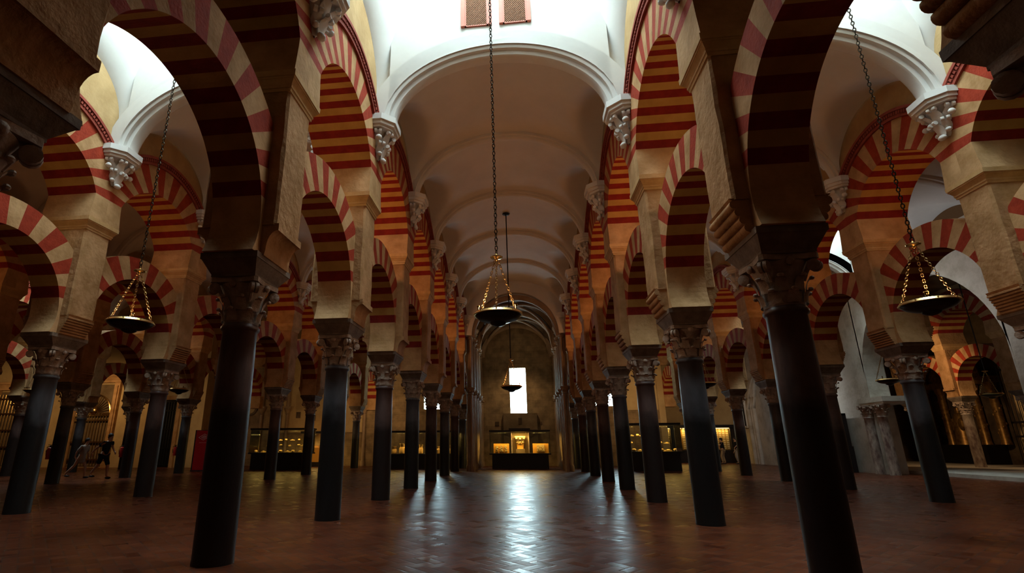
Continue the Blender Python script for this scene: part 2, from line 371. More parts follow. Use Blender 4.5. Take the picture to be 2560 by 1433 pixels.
# ------------------------------------------------------------------ column parts
def shaft_mesh(name, m, r=.232):
    b = MB()
    b.lathe([(r+.004,0),(r+.004,.02),(r,.05),(r,.9),(r-.004,1.6),(r-.012,2.3),(r-.02,2.72),(r-.004,2.735),(r+.008,2.755),(r+.008,2.785),(r-.006,2.80),(r-.012,2.82)], 32)
    return b.mesh(name, m, 50)
def capital_mesh(name='capital', m=None):
    b = MB()
    b.lathe([(.214,2.82),(.222,2.90),(.228,3.02),(.24,3.14),(.265,3.24),(.31,3.32),(.30,3.335)], 28)
    for tier, (n, z0, h, r0, off, ph) in enumerate(((8,2.84,.17,.222,.07,0),(8,2.98,.19,.228,.085,PI/8))):
        for i in range(n):
            a = ph+2*PI*i/n; ca, sa = math.cos(a), math.sin(a)
            vs = []; rows = 6
            for j in range(rows):
                t = j/(rows-1); w = .075*(1-.35*t)*(1 if j < rows-1 else .55)
                rr = r0+.012+off*(t**3); z = z0+h*t-(.03 if j == rows-1 else 0)
                for q in (-1, 0, 1):
                    rad = rr+(.014 if q == 0 else 0)
                    vs.append((ca*rad-sa*w*q, sa*rad+ca*w*q, z))
            fs = []
            for j in range(rows-1):
                for q in range(2): fs.append((j*3+q, j*3+q+1, (j+1)*3+q+1, (j+1)*3+q))
            b.add(vs, fs)
            zt = z0+h-.02; rt = r0+.012+off*.95
            b.blob((ca*rt, sa*rt, zt), (.028,.04,.024), 0, 8, 4, Matrix.Rotation(a, 3, 'Z'))
    for i in range(4):
        a = PI/4+i*PI/2; ca, sa = math.cos(a), math.sin(a)
        rot = Matrix.Rotation(a, 3, 'Z') @ Matrix.Rotation(PI/2, 3, 'X')
        for w in (-.03, .03):
            c = (ca*.385-sa*w, sa*.385+ca*w, 3.255)
            b.lathe([(.0,-.028),(.035,-.028),(.07,-.02),(.07,.02),(.035,.028),(0,.028)], 12, c, axis=rot, cap=False)
        b.tube([(ca*.25,sa*.25,3.10),(ca*.29,sa*.29,3.2),(ca*.34,sa*.34,3.29),(ca*.385,sa*.385,3.325)], [.02,.025,.03,.03], 6)
        a2 = i*PI/2; b.blob((math.cos(a2)*.315, math.sin(a2)*.315, 3.31), (.035,.05,.05), 0, 8, 5, Matrix.Rotation(a2,3,'Z'))
    pts = []
    for i in range(4):
        a = PI/4+i*PI/2; n = a+PI/2
        p0 = Vector((math.cos(a)*.47, math.sin(a)*.47)); p1 = Vector((math.cos(n)*.47, math.sin(n)*.47))
        e = (p1-p0)
        for t in (.06,.25,.5,.75,.94):
            p = p0+e*t; inward = -p.normalized()*.045*math.sin(PI*t); pts.append((p+inward))
    b.prism([(p.x,p.y) for p in pts], 3.335, 3.40, 0, 'xy')
    return b.mesh(name, m or M['capital'], 40)
def impost_mesh():
    b = MB()
    b.frustum(3.40, 3.43, (.30,.33), (.30,.33))
    b.frustum(3.43, 3.60, (.30,.33), (.375,.475))
    b.frustum(3.60, 3.68, (.385,.485), (.385,.49))
    return b.mesh('impost', M['impost'], 25)
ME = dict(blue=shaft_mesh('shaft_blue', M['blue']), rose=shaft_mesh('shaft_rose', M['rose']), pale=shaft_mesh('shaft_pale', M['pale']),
          cap=capital_mesh(), imp=impost_mesh())
def make_column(a, k, x, y, shade, label):
    t = thing('marble_column', label, 'column', (x, y, 0), 0, 'marble columns of the arcades')
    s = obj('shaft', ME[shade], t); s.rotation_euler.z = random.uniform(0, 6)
    obj('capital', ME['cap'], t); obj('impost', ME['imp'], t)
    return t
SHADE = {'blue': 'blue-grey', 'rose': 'reddish', 'pale': 'pale veined'}

# ------------------------------------------------------------------ pier over a column
def pier_mesh(seed):
    rnd = random.Random(seed); b = MB()
    n = 9; hx, hy, c = TP, HP, .035
    prof = lambda: [(hx-c,-hy),(hx,-hy+c),(hx,hy-c),(hx-c,hy),(-hx+c,hy),(-hx,hy-c),(-hx,-hy+c),(-hx+c,-hy)]
    vs = []; fs = []
    for j in range(n):
        z = Z_PB+(Z_CO+.02-Z_PB)*j/(n-1)
        for p in prof(): vs.append((p[0]+rnd.uniform(-.008,.008), p[1]+rnd.uniform(-.008,.008), z))
    for j in range(n-1):
        for i in range(8):
            k = (i+1) % 8; fs.append((j*8+i, j*8+k, (j+1)*8+k, (j+1)*8+i))
    fs += [tuple(reversed(range(8))), tuple((n-1)*8+i for i in range(8))]
    b.add(vs, fs); return b.mesh('pier_shaft', M['pier'], 30)
def corbel_mesh(sign, kind):
    b = MB(); hy = HP-.015; o_ = -.09
    if kind == 'plain':   # hollow chamfer
        pts = [(.30,3.66),(.42,3.66),(.44,3.74)]
        for i in range(7):
            t = i/6*PI/2; pts.append((.44+.20*(1-math.cos(t)), 3.76+.24*math.sin(t)))
        pts += [(.655,4.0),(.655,4.10),(.30,4.10)]
    elif kind == 'rolls':  # stacked rolls
        pts = [(.30,3.66),(.40,3.66)]
        for q in range(4):
            cx, cz = .43+.058*q, 3.72+.10*q
            for i in range(7):
                t = -PI/2+PI*i/6; pts.append((cx+.055*math.cos(t), cz+.05*math.sin(t)))
        pts += [(.655,4.10),(.30,4.10)]
    else:                  # many fine ridges
        pts = [(.30,3.66),(.40,3.66)]
        for q in range(7):
            cx, cz = .40+.034*q, 3.70+.055*q
            pts += [(cx+.045,cz-.018),(cx+.05,cz+.012),(cx+.02,cz+.026)]
        pts += [(.66,4.10),(.30,4.10)]
    b.prism([(sign*(p[0]+o_*max(0, min(1, (p[0]-.36)/.3))), p[1]) for p in pts], -hy, hy, 0, 'xz')
    return b.mesh('corbel', M['pier'], 40)
def cornice_mesh():
    b = MB(); hx, hy = TP, HP
    for z0, z1, e0, e1 in ((6.13,6.18,.012,.02),(6.18,6.215,.03,.035),(6.215,6.30,.025,.075),(6.30,6.33,.085,.085),(6.33,6.42,.10,.105)):
        b.frustum(z0, z1, (hx+e0,hy+e0), (hx+e1,hy+e1))
    return b.mesh('cornice', M['cornice'], 30)
ME['piers'] = [pier_mesh(i) for i in range(4)]; ME['cornice'] = cornice_mesh()
ME['corb'] = {(s,k): corbel_mesh(s, k) for s in (-1,1) for k in ('plain','rolls','ridges')}
def make_pier(a, k, x, y, label, kind):
    t = thing('stone_pier', label, 'pier', (x, y, Z_PB), 0, 'square piers above the columns')
    for nm, me in (('pier_shaft', ME['piers'][(k+3) % 4]), ('corbel', ME['corb'][(-1,kind)]), ('corbel', ME['corb'][(1,kind)]), ('cornice', ME['cornice'])):
        obj(nm, me, t, (0,0,-Z_PB))
    return t

# ------------------------------------------------------------------ arches
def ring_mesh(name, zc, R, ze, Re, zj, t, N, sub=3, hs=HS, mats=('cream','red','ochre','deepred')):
    b = MB()
    p0 = math.asin((zj-zc)/R); rows = []
    for i in range(N*sub+1):
        ph = p0+(PI-2*p0)*i/(N*sub)
        yi, zi = R*math.cos(ph), zc+R*math.sin(ph)
        d = Vector((yi, zi-zj)); d.normalize()
        B = -(ze-zj)*d[1]; disc = B*B-((ze-zj)**2-Re*Re); tt = -B+math.sqrt(disc)
        lim = False
        if abs(d[0]) > 1e-6 and abs(d[0])*tt > hs: tt = hs/abs(d[0]); lim = True
        rows.append((yi, zi, d[0]*tt, zj+d[1]*tt, lim))
    for i in range(N*sub):
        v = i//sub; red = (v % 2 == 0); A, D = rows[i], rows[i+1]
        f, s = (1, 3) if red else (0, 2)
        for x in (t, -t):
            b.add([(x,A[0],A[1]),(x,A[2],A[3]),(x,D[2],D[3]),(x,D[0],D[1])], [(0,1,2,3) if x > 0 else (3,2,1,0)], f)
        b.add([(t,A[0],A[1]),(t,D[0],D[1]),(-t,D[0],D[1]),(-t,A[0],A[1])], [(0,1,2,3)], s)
        if not (A[4] and D[4]):
            b.add([(t,A[2],A[3]),(-t,A[2],A[3]),(-t,D[2],D[3]),(t,D[2],D[3])], [(0,1,2,3)], 0)
    return b.mesh(name, [M[m] for m in mats], 30, fix=False)
def springer_mesh(sign, zc, R, zj, zb, t, yb, circ, hs=HS):
    b = MB(); pts = []
    n = 8
    for i in range(n+1):
        z = zj+(zb-zj)*i/n
        if circ:
            y = math.sqrt(R*R-(z-zc)**2); f = max(0, (zj-z)/(zj-zb)-.45)/.55; y -= f*f*.05
        else:
            y0 = math.sqrt(R*R-(zj-zc)**2); y = y0+(yb-y0)*(i/n)**1.3
        pts.append((sign*y, z))
    for x in (t, -t):
        for i in range(n):
            A, D = pts[i], pts[i+1]
            b.add([(x,A[0],A[1]),(x,D[0],D[1]),(x,sign*hs,D[1]),(x,sign*hs,A[1])], [(0,1,2,3)], 0)
    for i in range(n):
        A, D = pts[i], pts[i+1]
        b.add([(t,A[0],A[1]),(t,D[0],D[1]),(-t,D[0],D[1]),(-t,A[0],A[1])], [(0,1,2,3)], 0)
    b.add([(t,pts[-1][0],zb),(t,sign*hs,zb),(-t,sign*hs,zb),(-t,pts[-1][0],zb)], [(0,1,2,3)], 0)
    return b.mesh('springer', M['cream'], 30)
LO = dict(zc=4.10, R=1.445, ze=3.80, Re=2.34, zj=4.46)
UP = dict(zc=6.38, R=1.60, ze=6.50, Re=2.27, zj=7.02)
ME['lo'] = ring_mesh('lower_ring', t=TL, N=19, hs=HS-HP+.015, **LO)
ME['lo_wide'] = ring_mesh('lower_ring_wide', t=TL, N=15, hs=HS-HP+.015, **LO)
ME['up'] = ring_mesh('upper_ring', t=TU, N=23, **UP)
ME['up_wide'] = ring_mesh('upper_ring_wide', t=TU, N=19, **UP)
ME['lospr'] = {s: springer_mesh(s, LO['zc'], LO['R'], LO['zj'], Z_IMP, TL, 0, True) for s in (-1,1)}
ME['upspr'] = {s: springer_mesh(s, UP['zc'], UP['R'], UP['zj'], Z_CT, TU, 1.40, False) for s in (-1,1)}
def archivolt_mesh(sign):
    b = MB(); ze, x0 = UP['ze'], TU
    a0 = math.asin((8.20-ze)/2.40); n = 40
    ang = [a0+(PI-2*a0)*i/n for i in range(n+1)]
    def band(r0, r1, xa, xb):
        path = [((0, 0, ze), (0, math.cos(a), math.sin(a)), (1,0,0)) for a in ang]
        b.sweep(path, [(r0, sign*xa),(r1, sign*xa),(r1, sign*xb),(r0, sign*xb)])
    band(2.26, 2.33, x0-.05, x0+.05); band(2.33, 2.42, x0-.05, x0+.035); band(2.42, 2.49, x0-.05, x0+.10)
    m = 46
    for i in range(m):
        a = a0+(PI-2*a0)*(i+.5)/m
        c = (sign*(x0+.05), 2.375*math.cos(a), ze+2.375*math.sin(a))
        b.box(c, (.055,.05,.075), 0, Matrix.Rotation(a-PI/2, 3, 'X'))
    return b.mesh('archivolt', M['mould'], 30)
def tympanum_mesh():
    b = MB(); ze, Re, t, n = UP['ze'], UP['Re'], TU-.03, 28
    top = 10.95
    for i in range(n):
        y0, y1 = -HS+S*i/n, -HS+S*(i+1)/n
        z0, z1 = ze+math.sqrt(Re*Re-y0*y0)-.02, ze+math.sqrt(Re*Re-y1*y1)-.02
        for x in (t, -t): b.add([(x,y0,z0),(x,y1,z1),(x,y1,top),(x,y0,top)], [(0,1,2,3)], 0)
        b.add([(-t,y0,top),(t,y0,top),(t,y1,top),(-t,y1,top)], [(0,1,2,3)], 0)
    return b.mesh('tympanum', M['tan'], 30)
ME['archiv'] = {s: archivolt_mesh(s) for s in (-1,1)}; ME['tymp'] = tympanum_mesh()
def make_arches(a, k, x, y, lo_label, up_label):
    t = thing('horseshoe_arch', lo_label, 'arch', (x, y, Z_IMP), 0, 'lower horseshoe arches')
    for nm, me in (('voussoir_ring', ME['lo_wide' if a in ('L2','L3','L4') else 'lo']), ('springer', ME['lospr'][-1]), ('springer', ME['lospr'][1])): obj(nm, me, t, (0,0,-Z_IMP))
    t = thing('upper_arch', up_label, 'arch', (x, y, Z_CT), 0, 'upper round arches')
    for nm, me in (('voussoir_ring', ME['up' if a in ('L1','R1') else 'up_wide']), ('springer', ME['upspr'][-1]), ('springer', ME['upspr'][1]), ('archivolt', ME['archiv'][-1]), ('archivolt', ME['archiv'][1]), ('tympanum', ME['tymp'])):
        obj(nm, me, t, (0,0,-Z_CT))
# white plaster brackets carrying the vault ribs (face +x)
def bracket_meshes():
    a = MB()
    a.prism([(0,-.50),(.20,-.50),(.46,-.26),(.46,.26),(.20,.50),(0,.50)], 8.16, 8.30, 0, 'xy')
    a.prism([(0,-.46),(.18,-.46),(.42,-.23),(.42,.23),(.18,.46),(0,.46)], 8.08, 8.16, 0, 'xy')
    a.prism([(0,-.42),(.15,-.42),(.37,-.20),(.37,.20),(.15,.42),(0,.42)], 8.02, 8.08, 0, 'xy')
    c = MB()
    c.lathe([(.03,7.40),(.07,7.45),(.10,7.6),(.15,7.8),(.22,7.95),(.27,8.04)], 14, (0,0,0), 0, -PI/2, PI/2)
    def leaf(ang, z0, z1, r0, r1, w):
        ca, sa = math.cos(ang), math.sin(ang); vs = []; n = 6
        for j in range(n):
            t = j/(n-1); ww = w*(.55+.45*math.sin(PI*min(1,t*1.1))); r = r0+(r1-r0)*t**1.6; z = z0+(z1-z0)*t
            for q in (-1,0,1): vs.append((ca*(r+(.03 if q == 0 else 0))-sa*ww*q, sa*(r+(.03 if q == 0 else 0))+ca*ww*q, z))
        c.add(vs, [(j*3+q, j*3+q+1, (j+1)*3+q+1, (j+1)*3+q) for j in range(n-1) for q in range(2)])
        for q in (-1,1):
            c.lathe([(0,-.03),(.045,-.03),(.05,0),(.045,.03),(0,.03)], 10, (ca*(r1+.01)-sa*w*.5*q, sa*(r1+.01)+ca*w*.5*q, z1-.02), axis=Matrix.Rotation(ang,3,'Z') @ Matrix.Rotation(PI/2,3,'X'), cap=False)
    leaf(0, 7.42, 7.72, .10, .24, .11)
    for s in (-1,1):
        leaf(s*.95, 7.50, 7.74, .10, .24, .09); leaf(s*.45, 7.66, 7.98, .16, .34, .10); leaf(s*1.3, 7.70, 7.98, .14, .34, .10)
    c.blob((.14,0,7.38), (.07,.09,.06)); 
    for s in (-1,1): c.blob((.09, s*.14, 7.50), (.06,.06,.05)); c.blob((.12, s*.36, 7.78), (.07,.06,.06))
    return a.mesh('abacus', M['white'], 30), c.mesh('carved_leaves', M['white'], 45)
ME['br'] = bracket_meshes()
def make_bracket(x, y, side, label):
    t = thing('plaster_bracket', label, 'bracket', (x+side*TU, y, 7.35), 0 if side > 0 else PI, 'white brackets under the vault ribs')
    obj('abacus', ME['br'][0], t, (0,0,-7.35)); obj('carved_leaves', ME['br'][1], t, (0,0,-7.35))

# ------------------------------------------------------------------ build the arcades
CORB = {'L1': 'plain', 'R1': 'rolls', 'L2': 'ridges', 'R2': 'ridges', 'L3': 'ridges', 'L4': 'plain'}
for a, (x, y0, k0, k1) in ARC.items():
    nm = ARCNAME[a]
    for k in range(k0, k1+1):
        o = ORD[k-k0]; y = AY(a, k)
        sh = 'rose' if k % 2 == 0 else 'blue'
        if a in ('L2','R2','L3') and k == k0: sh = 'blue'
        frm = 'from the camera' if o != 'nearest' else 'the camera'
        pos = f"{o} {frm} in the {nm}".replace('nearest the camera', 'nearest the camera')
        make_column(a, k, x, y, sh, f"{SHADE[sh]} marble column, {pos}")
        make_pier(a, k, x, y, f"square stone pier above the column {pos}", CORB[a])
        if a in ('L1','R1','L2','R2'):
            for side in (-1, 1):
                if a == 'L2' and side == -1 and k < 1: continue
                face = 'right' if side > 0 else 'left'
                make_bracket(x, y, side, f"white leaf bracket facing {face}, {o} {frm} in the {nm}")
    ks = range(k0-1 if a != 'L4' else k0, k1+1) if a in ('L2','R2','L3') else range(k0, k1)
    ks = list(ks)
    for i, k in enumerate(ks):
        if a in ('L1','R1') and k > 6: continue
        o = ORD[i]; frm = 'from the camera' if o != 'nearest' else 'the camera'
        make_arches(a, k, x, AY(a, k)+HS, f"striped lower arch, {o} {frm} in the {nm}",
                    f"striped upper arch, {o} {frm} in the {nm}")

# ------------------------------------------------------------------ vaults
Z_SP = 8.22
def arch_z(u, rise=2.02, sp=Z_SP): return sp+rise*math.sqrt(max(0, 1-u*u))
def make_vault(idx, name, xa, xb, ya, yb, k0, k1, sky, material='white'):
    """vault between two arcades; ya/yb = y of the k=0 axis on either side."""
    hw = (xb-xa)/2-TU; xc = (xa+xb)/2
    def Y(u, k): return (ya*(1-u)+yb*(1+u))/2+S*k
    b = MB(); NU, NV = 44, 26
    def Zs(u, v):
        w = 2*v-1; zb = arch_z(u)
        zl = 8.25+1.47*math.sqrt(max(0, 1-(w/.93)**2))+(1-abs(u))*.25 if abs(w) < .93 else 0
        return max(zb, zl)
    wl = 1.80/hw
    us = [-1+2*i/NU for i in range(NU+1)]
    for k in range(k0, k1):
        top = 13.3
        if k not in sky:
            base = len(b.v); n = NU+1
            for j in range(NV+1):
                v = j/NV
                for u in us: b.v.append((xc+u*hw, Y(u, k+v), Zs(u, v)))
            for j in range(NV):
                for i in range(n-1):
                    b.f.append((base+j*n+i, base+j*n+i+1, base+(j+1)*n+i+1, base+(j+1)*n+i)); b.m.append(0)
            continue
        for s in (-1, 1):   # coved side walls sweeping up into the light well
            base = len(b.v); n = 15
            vl = [0,.02,.045,.0499]+[.05+.9*(.5-.5*math.cos(PI*q/40)) for q in range(41)]+[.9501,.955,.98,1]
            for v in vl:
                w = 2*v-1
                z0 = 9.05+1.36*math.sqrt(max(0, 1-(w/.9)**2)) if abs(w) <= .9001 else 8.22
                A, B, D = (hw+.04, z0), (hw-.50, z0+.55), (hw-.72, top)
                for i in range(n):
                    t = (i/(n-1))**1.4
                    x = (1-t)**2*A[0]+2*t*(1-t)*B[0]+t*t*D[0]; z = (1-t)**2*A[1]+2*t*(1-t)*B[1]+t*t*D[1]
                    b.v.append((xc+s*x, Y(s*x/hw, k+v), z))
            for j in range(len(vl)-1):
                for i in range(n-1):
                    b.f.append((base+j*n+i, base+j*n+i+1, base+(j+1)*n+i+1, base+(j+1)*n+i)); b.m.append(0)
        for kk, e in ((k, .31), (k+1, -.31)):   # end walls, flush with the rib fronts
            prev = None
            for i in range(33):
                x = -2.45+4.9*i/32; p = (xc+x, Y(x/hw, kk)+e, arch_z(x/2.55, 1.80)); q = (xc+x, p[1], top)
                if prev: b.add([prev[0], p, q, prev[1]], [(0,1,2,3)], 0)
                prev = (p, q)
    c = struct(name, b.mesh(name, M[material], 40)); 
    # ribs
    for k in range(k0, k1+1):
        big = k in sky or k-1 in sky; rise, hwr = (1.80, 2.55) if big else (1.93, 2.63)
        r = MB(); n = 36; path = []
        for i in range(n+1):
            t = PI*i/n; cx, cz = -math.cos(t), math.sin(t)
            u = cx
            p = (xc+hwr*cx, Y(cx, k), Z_SP+.02+rise*cz)
            nx, nz = cx/hwr, cz/rise; l = math.hypot(nx, nz); nx /= l; nz /= l
            path.append((p, (nx, 0, nz), (0,1,0)))
        if not big:
            r.sweep(path, [(0,-.20),(.25,-.20),(.25,.20),(0,.20)]); r.sweep(path, [(-.07,-.06),(-.05,-.10),(.02,-.12),(.02,.12),(-.05,.10),(-.07,.06)])
            obj('rib', r.mesh('rib', M[material], 30), c); continue
        r.sweep(path, [(0,-.31),(.35,-.31),(.35,.31),(0,.31)])
        r.sweep(path, [(-.09,-.25),(-.05,-.27),(.02,-.27),(.02,.27),(-.05,.27),(-.09,.25)])
        r.sweep(path, [(-.20,-.10),(-.18,-.14),(-.10,-.16),(-.05,-.16),(-.05,.16),(-.10,.16),(-.18,.14),(-.20,.10)])
        obj('rib', r.mesh('rib', M[material], 30), c)
    for k in sky:
        s = MB(); s.box((xc, Y(0, k+.5), 13.34), (2.3, S-.5, .06))
        struct('skylight', s.mesh('skylight', M['skylight'], 0))
    return c
make_vault(1, 'ceiling', ARC['L1'][0], ARC['R1'][0], 6.36, 6.36, -2, 6, (0,))
make_vault(2, 'ceiling', ARC['L2'][0], ARC['L1'][0], 6.715, 6.36, -2, 7, (0,))
make_vault(3, 'ceiling', ARC['R1'][0], ARC['R2'][0], 6.36, 6.894, -2, 7, (0,))
make_vault(4, 'ceiling', ARC['L3'][0], ARC['L2'][0], 7.51, 6.715, -1, 6, ())
make_vault(5, 'ceiling', ARC['R2'][0], 16.4+.3, 6.894, 6.894, -1, 10, (4,))
make_vault(6, 'ceiling', ARC['L4'][0], ARC['L3'][0], 8.4, 7.51, 0, 6, (3,))

# floor
f = MB(); f.b2((-48,-14,-.2),(40,48,0)); struct('floor', f.mesh('floor', M['floor'], 0))

# ------------------------------------------------------------------ lattice windows in the light well
def lattice_window(idx, x0, x1, y, z0, z1):
    w = struct('window_%d' % idx, None, None, (0,0,0))
    b = MB(); fw = .085
    b.b2((x0,y-.06,z0),(x0+fw,y+.02,z1)); b.b2((x1-fw,y-.06,z0),(x1,y+.02,z1)); b.b2((x0,y-.06,z1-fw),(x1,y+.02,z1))
    obj('window_frame', b.mesh('window_frame', M['wood'], 0), w)
    b = MB(); a0, a1, c0, c1 = x0+fw, x1-fw, z0, z1-fw
    b.b2((a0,y-.035,c0),(a0+.035,y+.01,c1)); b.b2((a1-.035,y-.035,c0),(a1,y+.01,c1)); b.b2((a0,y-.035,c1-.035),(a1,y+.01,c1)); b.b2((a0,y-.035,c0),(a1,y+.01,c0+.02))
    obj('sash', b.mesh('sash', M['wood'], 0), w)
    b = MB(); b.b2((a0,y-.008,c0),(a1,y-.004,c1)); obj('backing', b.mesh('backing', M['dark'], 0), w)
    b = MB(); g = .052; a0 += .035; a1 -= .035; c1 -= .035; c0 += .02
    W_, H_ = a1-a0, c1-c0; k = -int(H_/g)-1
    while a0+k*g < a1:
        for s in (1, -1):
            # diagonal strip clipped to the opening
            xs = a0+k*g; t0, t1 = max(0, -(k*g)), min(H_, W_-k*g)
            if t1-t0 > .02:
                p0 = (xs+t0, c0+t0 if s > 0 else c1-t0); p1 = (xs+t1, c0+t1 if s > 0 else c1-t1)
                L_ = math.hypot(p1[0]-p0[0], p1[1]-p0[1])
                b.box(((p0[0]+p1[0])/2, y-.018-.006*s, (p0[1]+p1[1])/2), (L_, .012, .014), 0, Matrix.Rotation(-math.atan2(p1[1]-p0[1], p1[0]-p0[0]), 3, 'Y'))
        k += 1
    obj('lattice', b.mesh('lattice', M['lattice'], 0), w)
YW = 6.36+S-.31
lattice_window(1, -1.07, -.36, YW-.012, 10.53, 11.50); lattice_window(2, -.19, .53, YW-.012, 10.53, 11.50)

# ------------------------------------------------------------------ far walls
def wall_with_holes(name, x0, x1, y, th, z1, holes, m, axis='x'):
    """upright wall built of rectangular pieces around rectangular holes [(a0,a1,z0,z1)]."""
    b = MB(); xs = sorted({x0, x1, *[h[0] for h in holes], *[h[1] for h in holes]})
    for a, c in zip(xs[:-1], xs[1:]):
        cut = sorted((h[2], h[3]) for h in holes if h[0] < (a+c)/2 < h[1]); z = 0
        for q in cut+[(z1, z1)]:
            if q[0] > z:
                if axis == 'x': b.b2((a,y,z),(c,y+th,q[0]))
                else: b.b2((y,a,z),(y+th,c,q[0]))
            z = q[1]
    return struct(name, b.mesh(name, m, 0))
YE = 36.5
WIN = [(-.80,.31,3.38,6.42),(-6.75,-5.45,3.70,6.2),(4.72,6.05,3.78,6.3)]
wall_with_holes('wall_end', -21.6, 8.9, YE, .7, 10.6, WIN, M['ashlar'])
for i, (a, c, z0, z1) in enumerate(WIN):
    b = MB(); b.b2((a-.05,YE+.58,z0-.05),(c+.05,YE+.62,z1+.05))
    w = struct('window_%d' % (i+3), b.mesh('end_window_pane', M['daylight'], 0))
    b = MB(); n = 3
    for q in range(1, n): b.b2((a+(c-a)*q/n-.012,YE+.55,z0),(a+(c-a)*q/n+.012,YE+.58,z1))
    for q in range(1, 7): b.b2((a,YE+.55,z0+(z1-z0)*q/7-.01),(c,YE+.58,z0+(z1-z0)*q/7+.01))
    if i: obj('glazing_bar', b.mesh('glazing_bar', M['iron'], 0), w)
b = MB(); b.b2((-48,33.4,0),(-21.6,34.0,10.6)); struct('wall_left_end', b.mesh('wall_left_end', M['ochrewall'], 0))
b = MB(); b.b2((-21.6,33.4,0),(-21.0,37.2,10.6)); struct('wall_left_return', b.mesh('wall_left_return', M['ochrewall'], 0))
b = MB(); b.b2((-48,-14,0),(-47.5,34,10.6)); struct('wall_left', b.mesh('wall_left', M['ochrewall'], 0))
b = MB(); b.b2((8.9,YE,0),(9.3,44,10.6)); struct('wall_return', b.mesh('wall_return', M['ochrewall'], 0))
b = MB(); b.b2((8.9,43.2,0),(17,43.8,10.6)); struct('wall_tablets', b.mesh('wall_tablets', M['ochrewall'], 0))
# lighter yellow slabs over parts of the aisle end walls
b = MB(); b.b2((-16.9,YE-.06,2.2),(-11.0,YE-.002,9.5)); b.b2((6.2,YE-.06,3.5),(8.85,YE-.002,9)); struct('trim_1', b.mesh('trim_1', M['ochrewall'], 0))

# right stone wall with the big horseshoe opening
def stone_wall():
    b = MB(); yc, zc, R, X0, X1, top = 23.1, 4.05, 3.92, 16.1, 17.0, 9.2
    y0, y1, zs = 9.5, 44.0, 3.3
    hsp = math.sqrt(R*R-(zs-zc)**2); n = 40; a0 = math.asin((zs-zc)/R); prev = None
    for i in range(n+1):
        a = a0+(PI-2*a0)*i/n; p = (yc+R*math.cos(a), zc+R*math.sin(a))
        if prev:
            for x in (X0, X1):
                b.add([(x,prev[0],prev[1]),(x,p[0],p[1]),(x,p[0],top),(x,prev[0],top)] if True else [], [(0,1,2,3)], 0)
            b.add([(X0,*prev),(X0,*p),(X1,*p),(X1,*prev)], [(0,1,2,3)], 0)
        prev = p
    ya, yb = yc-hsp, yc+hsp
    b.b2((X0,y0,0),(X1,ya,zs)); b.b2((X0,yb,0),(X1,y1,zs))
    ylo, yhi = yc-R, yc+R
    b.b2((X0,y0,zs),(X1,ylo-.0,top)); b.b2((X0,yhi,zs),(X1,y1,top))
    for x in (X0, X1):   # the curved shoulders below the arch centre
        for sgn, ye in ((1, yhi), (-1, ylo)):
            m = 8
            for i in range(m):
                za, zb = zs+(zc-zs)*i/m, zs+(zc-zs)*(i+1)/m
                pa, pb = yc+sgn*math.sqrt(R*R-(za-zc)**2), yc+sgn*math.sqrt(R*R-(zb-zc)**2)
                b.add([(x,pa,za),(x,pb,zb),(x,ye,zb),(x,ye,za)], [(0,1,2,3)], 0)
    return struct('wall_right', b.mesh('wall_right', M['greystone'], 0))
stone_wall()
b = MB()
b.b2((15.86,25.75,3.12),(17.1,27.55,3.34)); b.b2((15.9,25.8,3.02),(17.05,27.5,3.12))
struct('trim_2', b.mesh('trim_2', M['greystone'], 0))
CAPS = capital_mesh('small_capital', M['capital'])
for i, yy in enumerate((27.15, 26.15)):
    t = thing('marble_column', ("veined marble column of the right chapel arch, beside the sign box", "veined marble column of the right chapel arch, beside the gilded altar")[i], 'column', (15.95, yy, 0), 0, 'paired columns of the chapel arch')
    t.scale = (.86,.86,.888)
    obj('shaft', ME['pale'], t); obj('capital', CAPS, t)
# tall gothic doorway mouldings and slit window further along the right wall
b = MB()
for q, (yy, r) in enumerate(((35.6,.16),(36.2,.10),(36.6,.14),(39.6,.14),(40.0,.10),(40.5,.16))):
    b.tube([(16.02,yy,0),(16.02,yy,3.7),(16.02,yy+(.3 if q < 3 else -.3),4.5),(16.02,38.05+(yy-38.05)*.45,5.5),(16.02,38.05,6.2)], r, 10)
struct('trim_3', b.mesh('trim_3', M['greystone'], 40))
b = MB(); b.b2((16.04,41.2,2.6),(16.1,41.6,4.6)); w = struct('window_6', b.mesh('slit_pane', M['dark'], 0))
b = MB(); b.b2((15.98,41.12,2.5),(16.1,41.2,4.7)); b.b2((15.98,41.6,2.5),(16.1,41.68,4.7)); b.b2((15.98,41.12,2.45),(16.1,41.68,2.55)); obj('window_frame', b.mesh('slit_frame', M['white'], 0), w)

# chapel behind the opening
b = MB(); b.b2((29.0,8,0),(29.5,46,10)); struct('wall_chapel', b.mesh('wall_chapel', M['cellar'], 0))
b = MB(); b.b2((17,44,0),(29.5,44.6,10)); struct('wall_chapel_end', b.mesh('wall_chapel_end', M['cellar'], 0))
b = MB(); b.b2((17,9.5,9.2),(29.5,44,9.4)); struct('ceiling', b.mesh('chapel_ceiling', M['cellar'], 0))
b = MB(); b.b2((17.4,20,0),(28.9,42,.14)); struct('trim_4', b.mesh('chapel_step', M['greystone'], 0))
for i in range(4):
    y = 23.67+3.75*i
    t = thing('marble_column', f"pale veined marble column inside the right chapel, {ORD[i]} along its arcade", 'column', (23.1, y, 0), 0, 'marble columns of the arcades')
    obj('shaft', ME['pale'], t); obj('capital', ME['cap'], t); obj('impost', ME['imp'], t)
    make_pier('R4', i, 23.1, y, f"square stone pier inside the right chapel, {ORD[i]} along its arcade", 'plain')
    if i < 3: make_arches('R4', i, 23.1, y+HS, f"striped lower arch inside the right chapel, {ORD[i]} along its arcade", f"striped upper arch inside the right chapel, {ORD[i]} along its arcade")

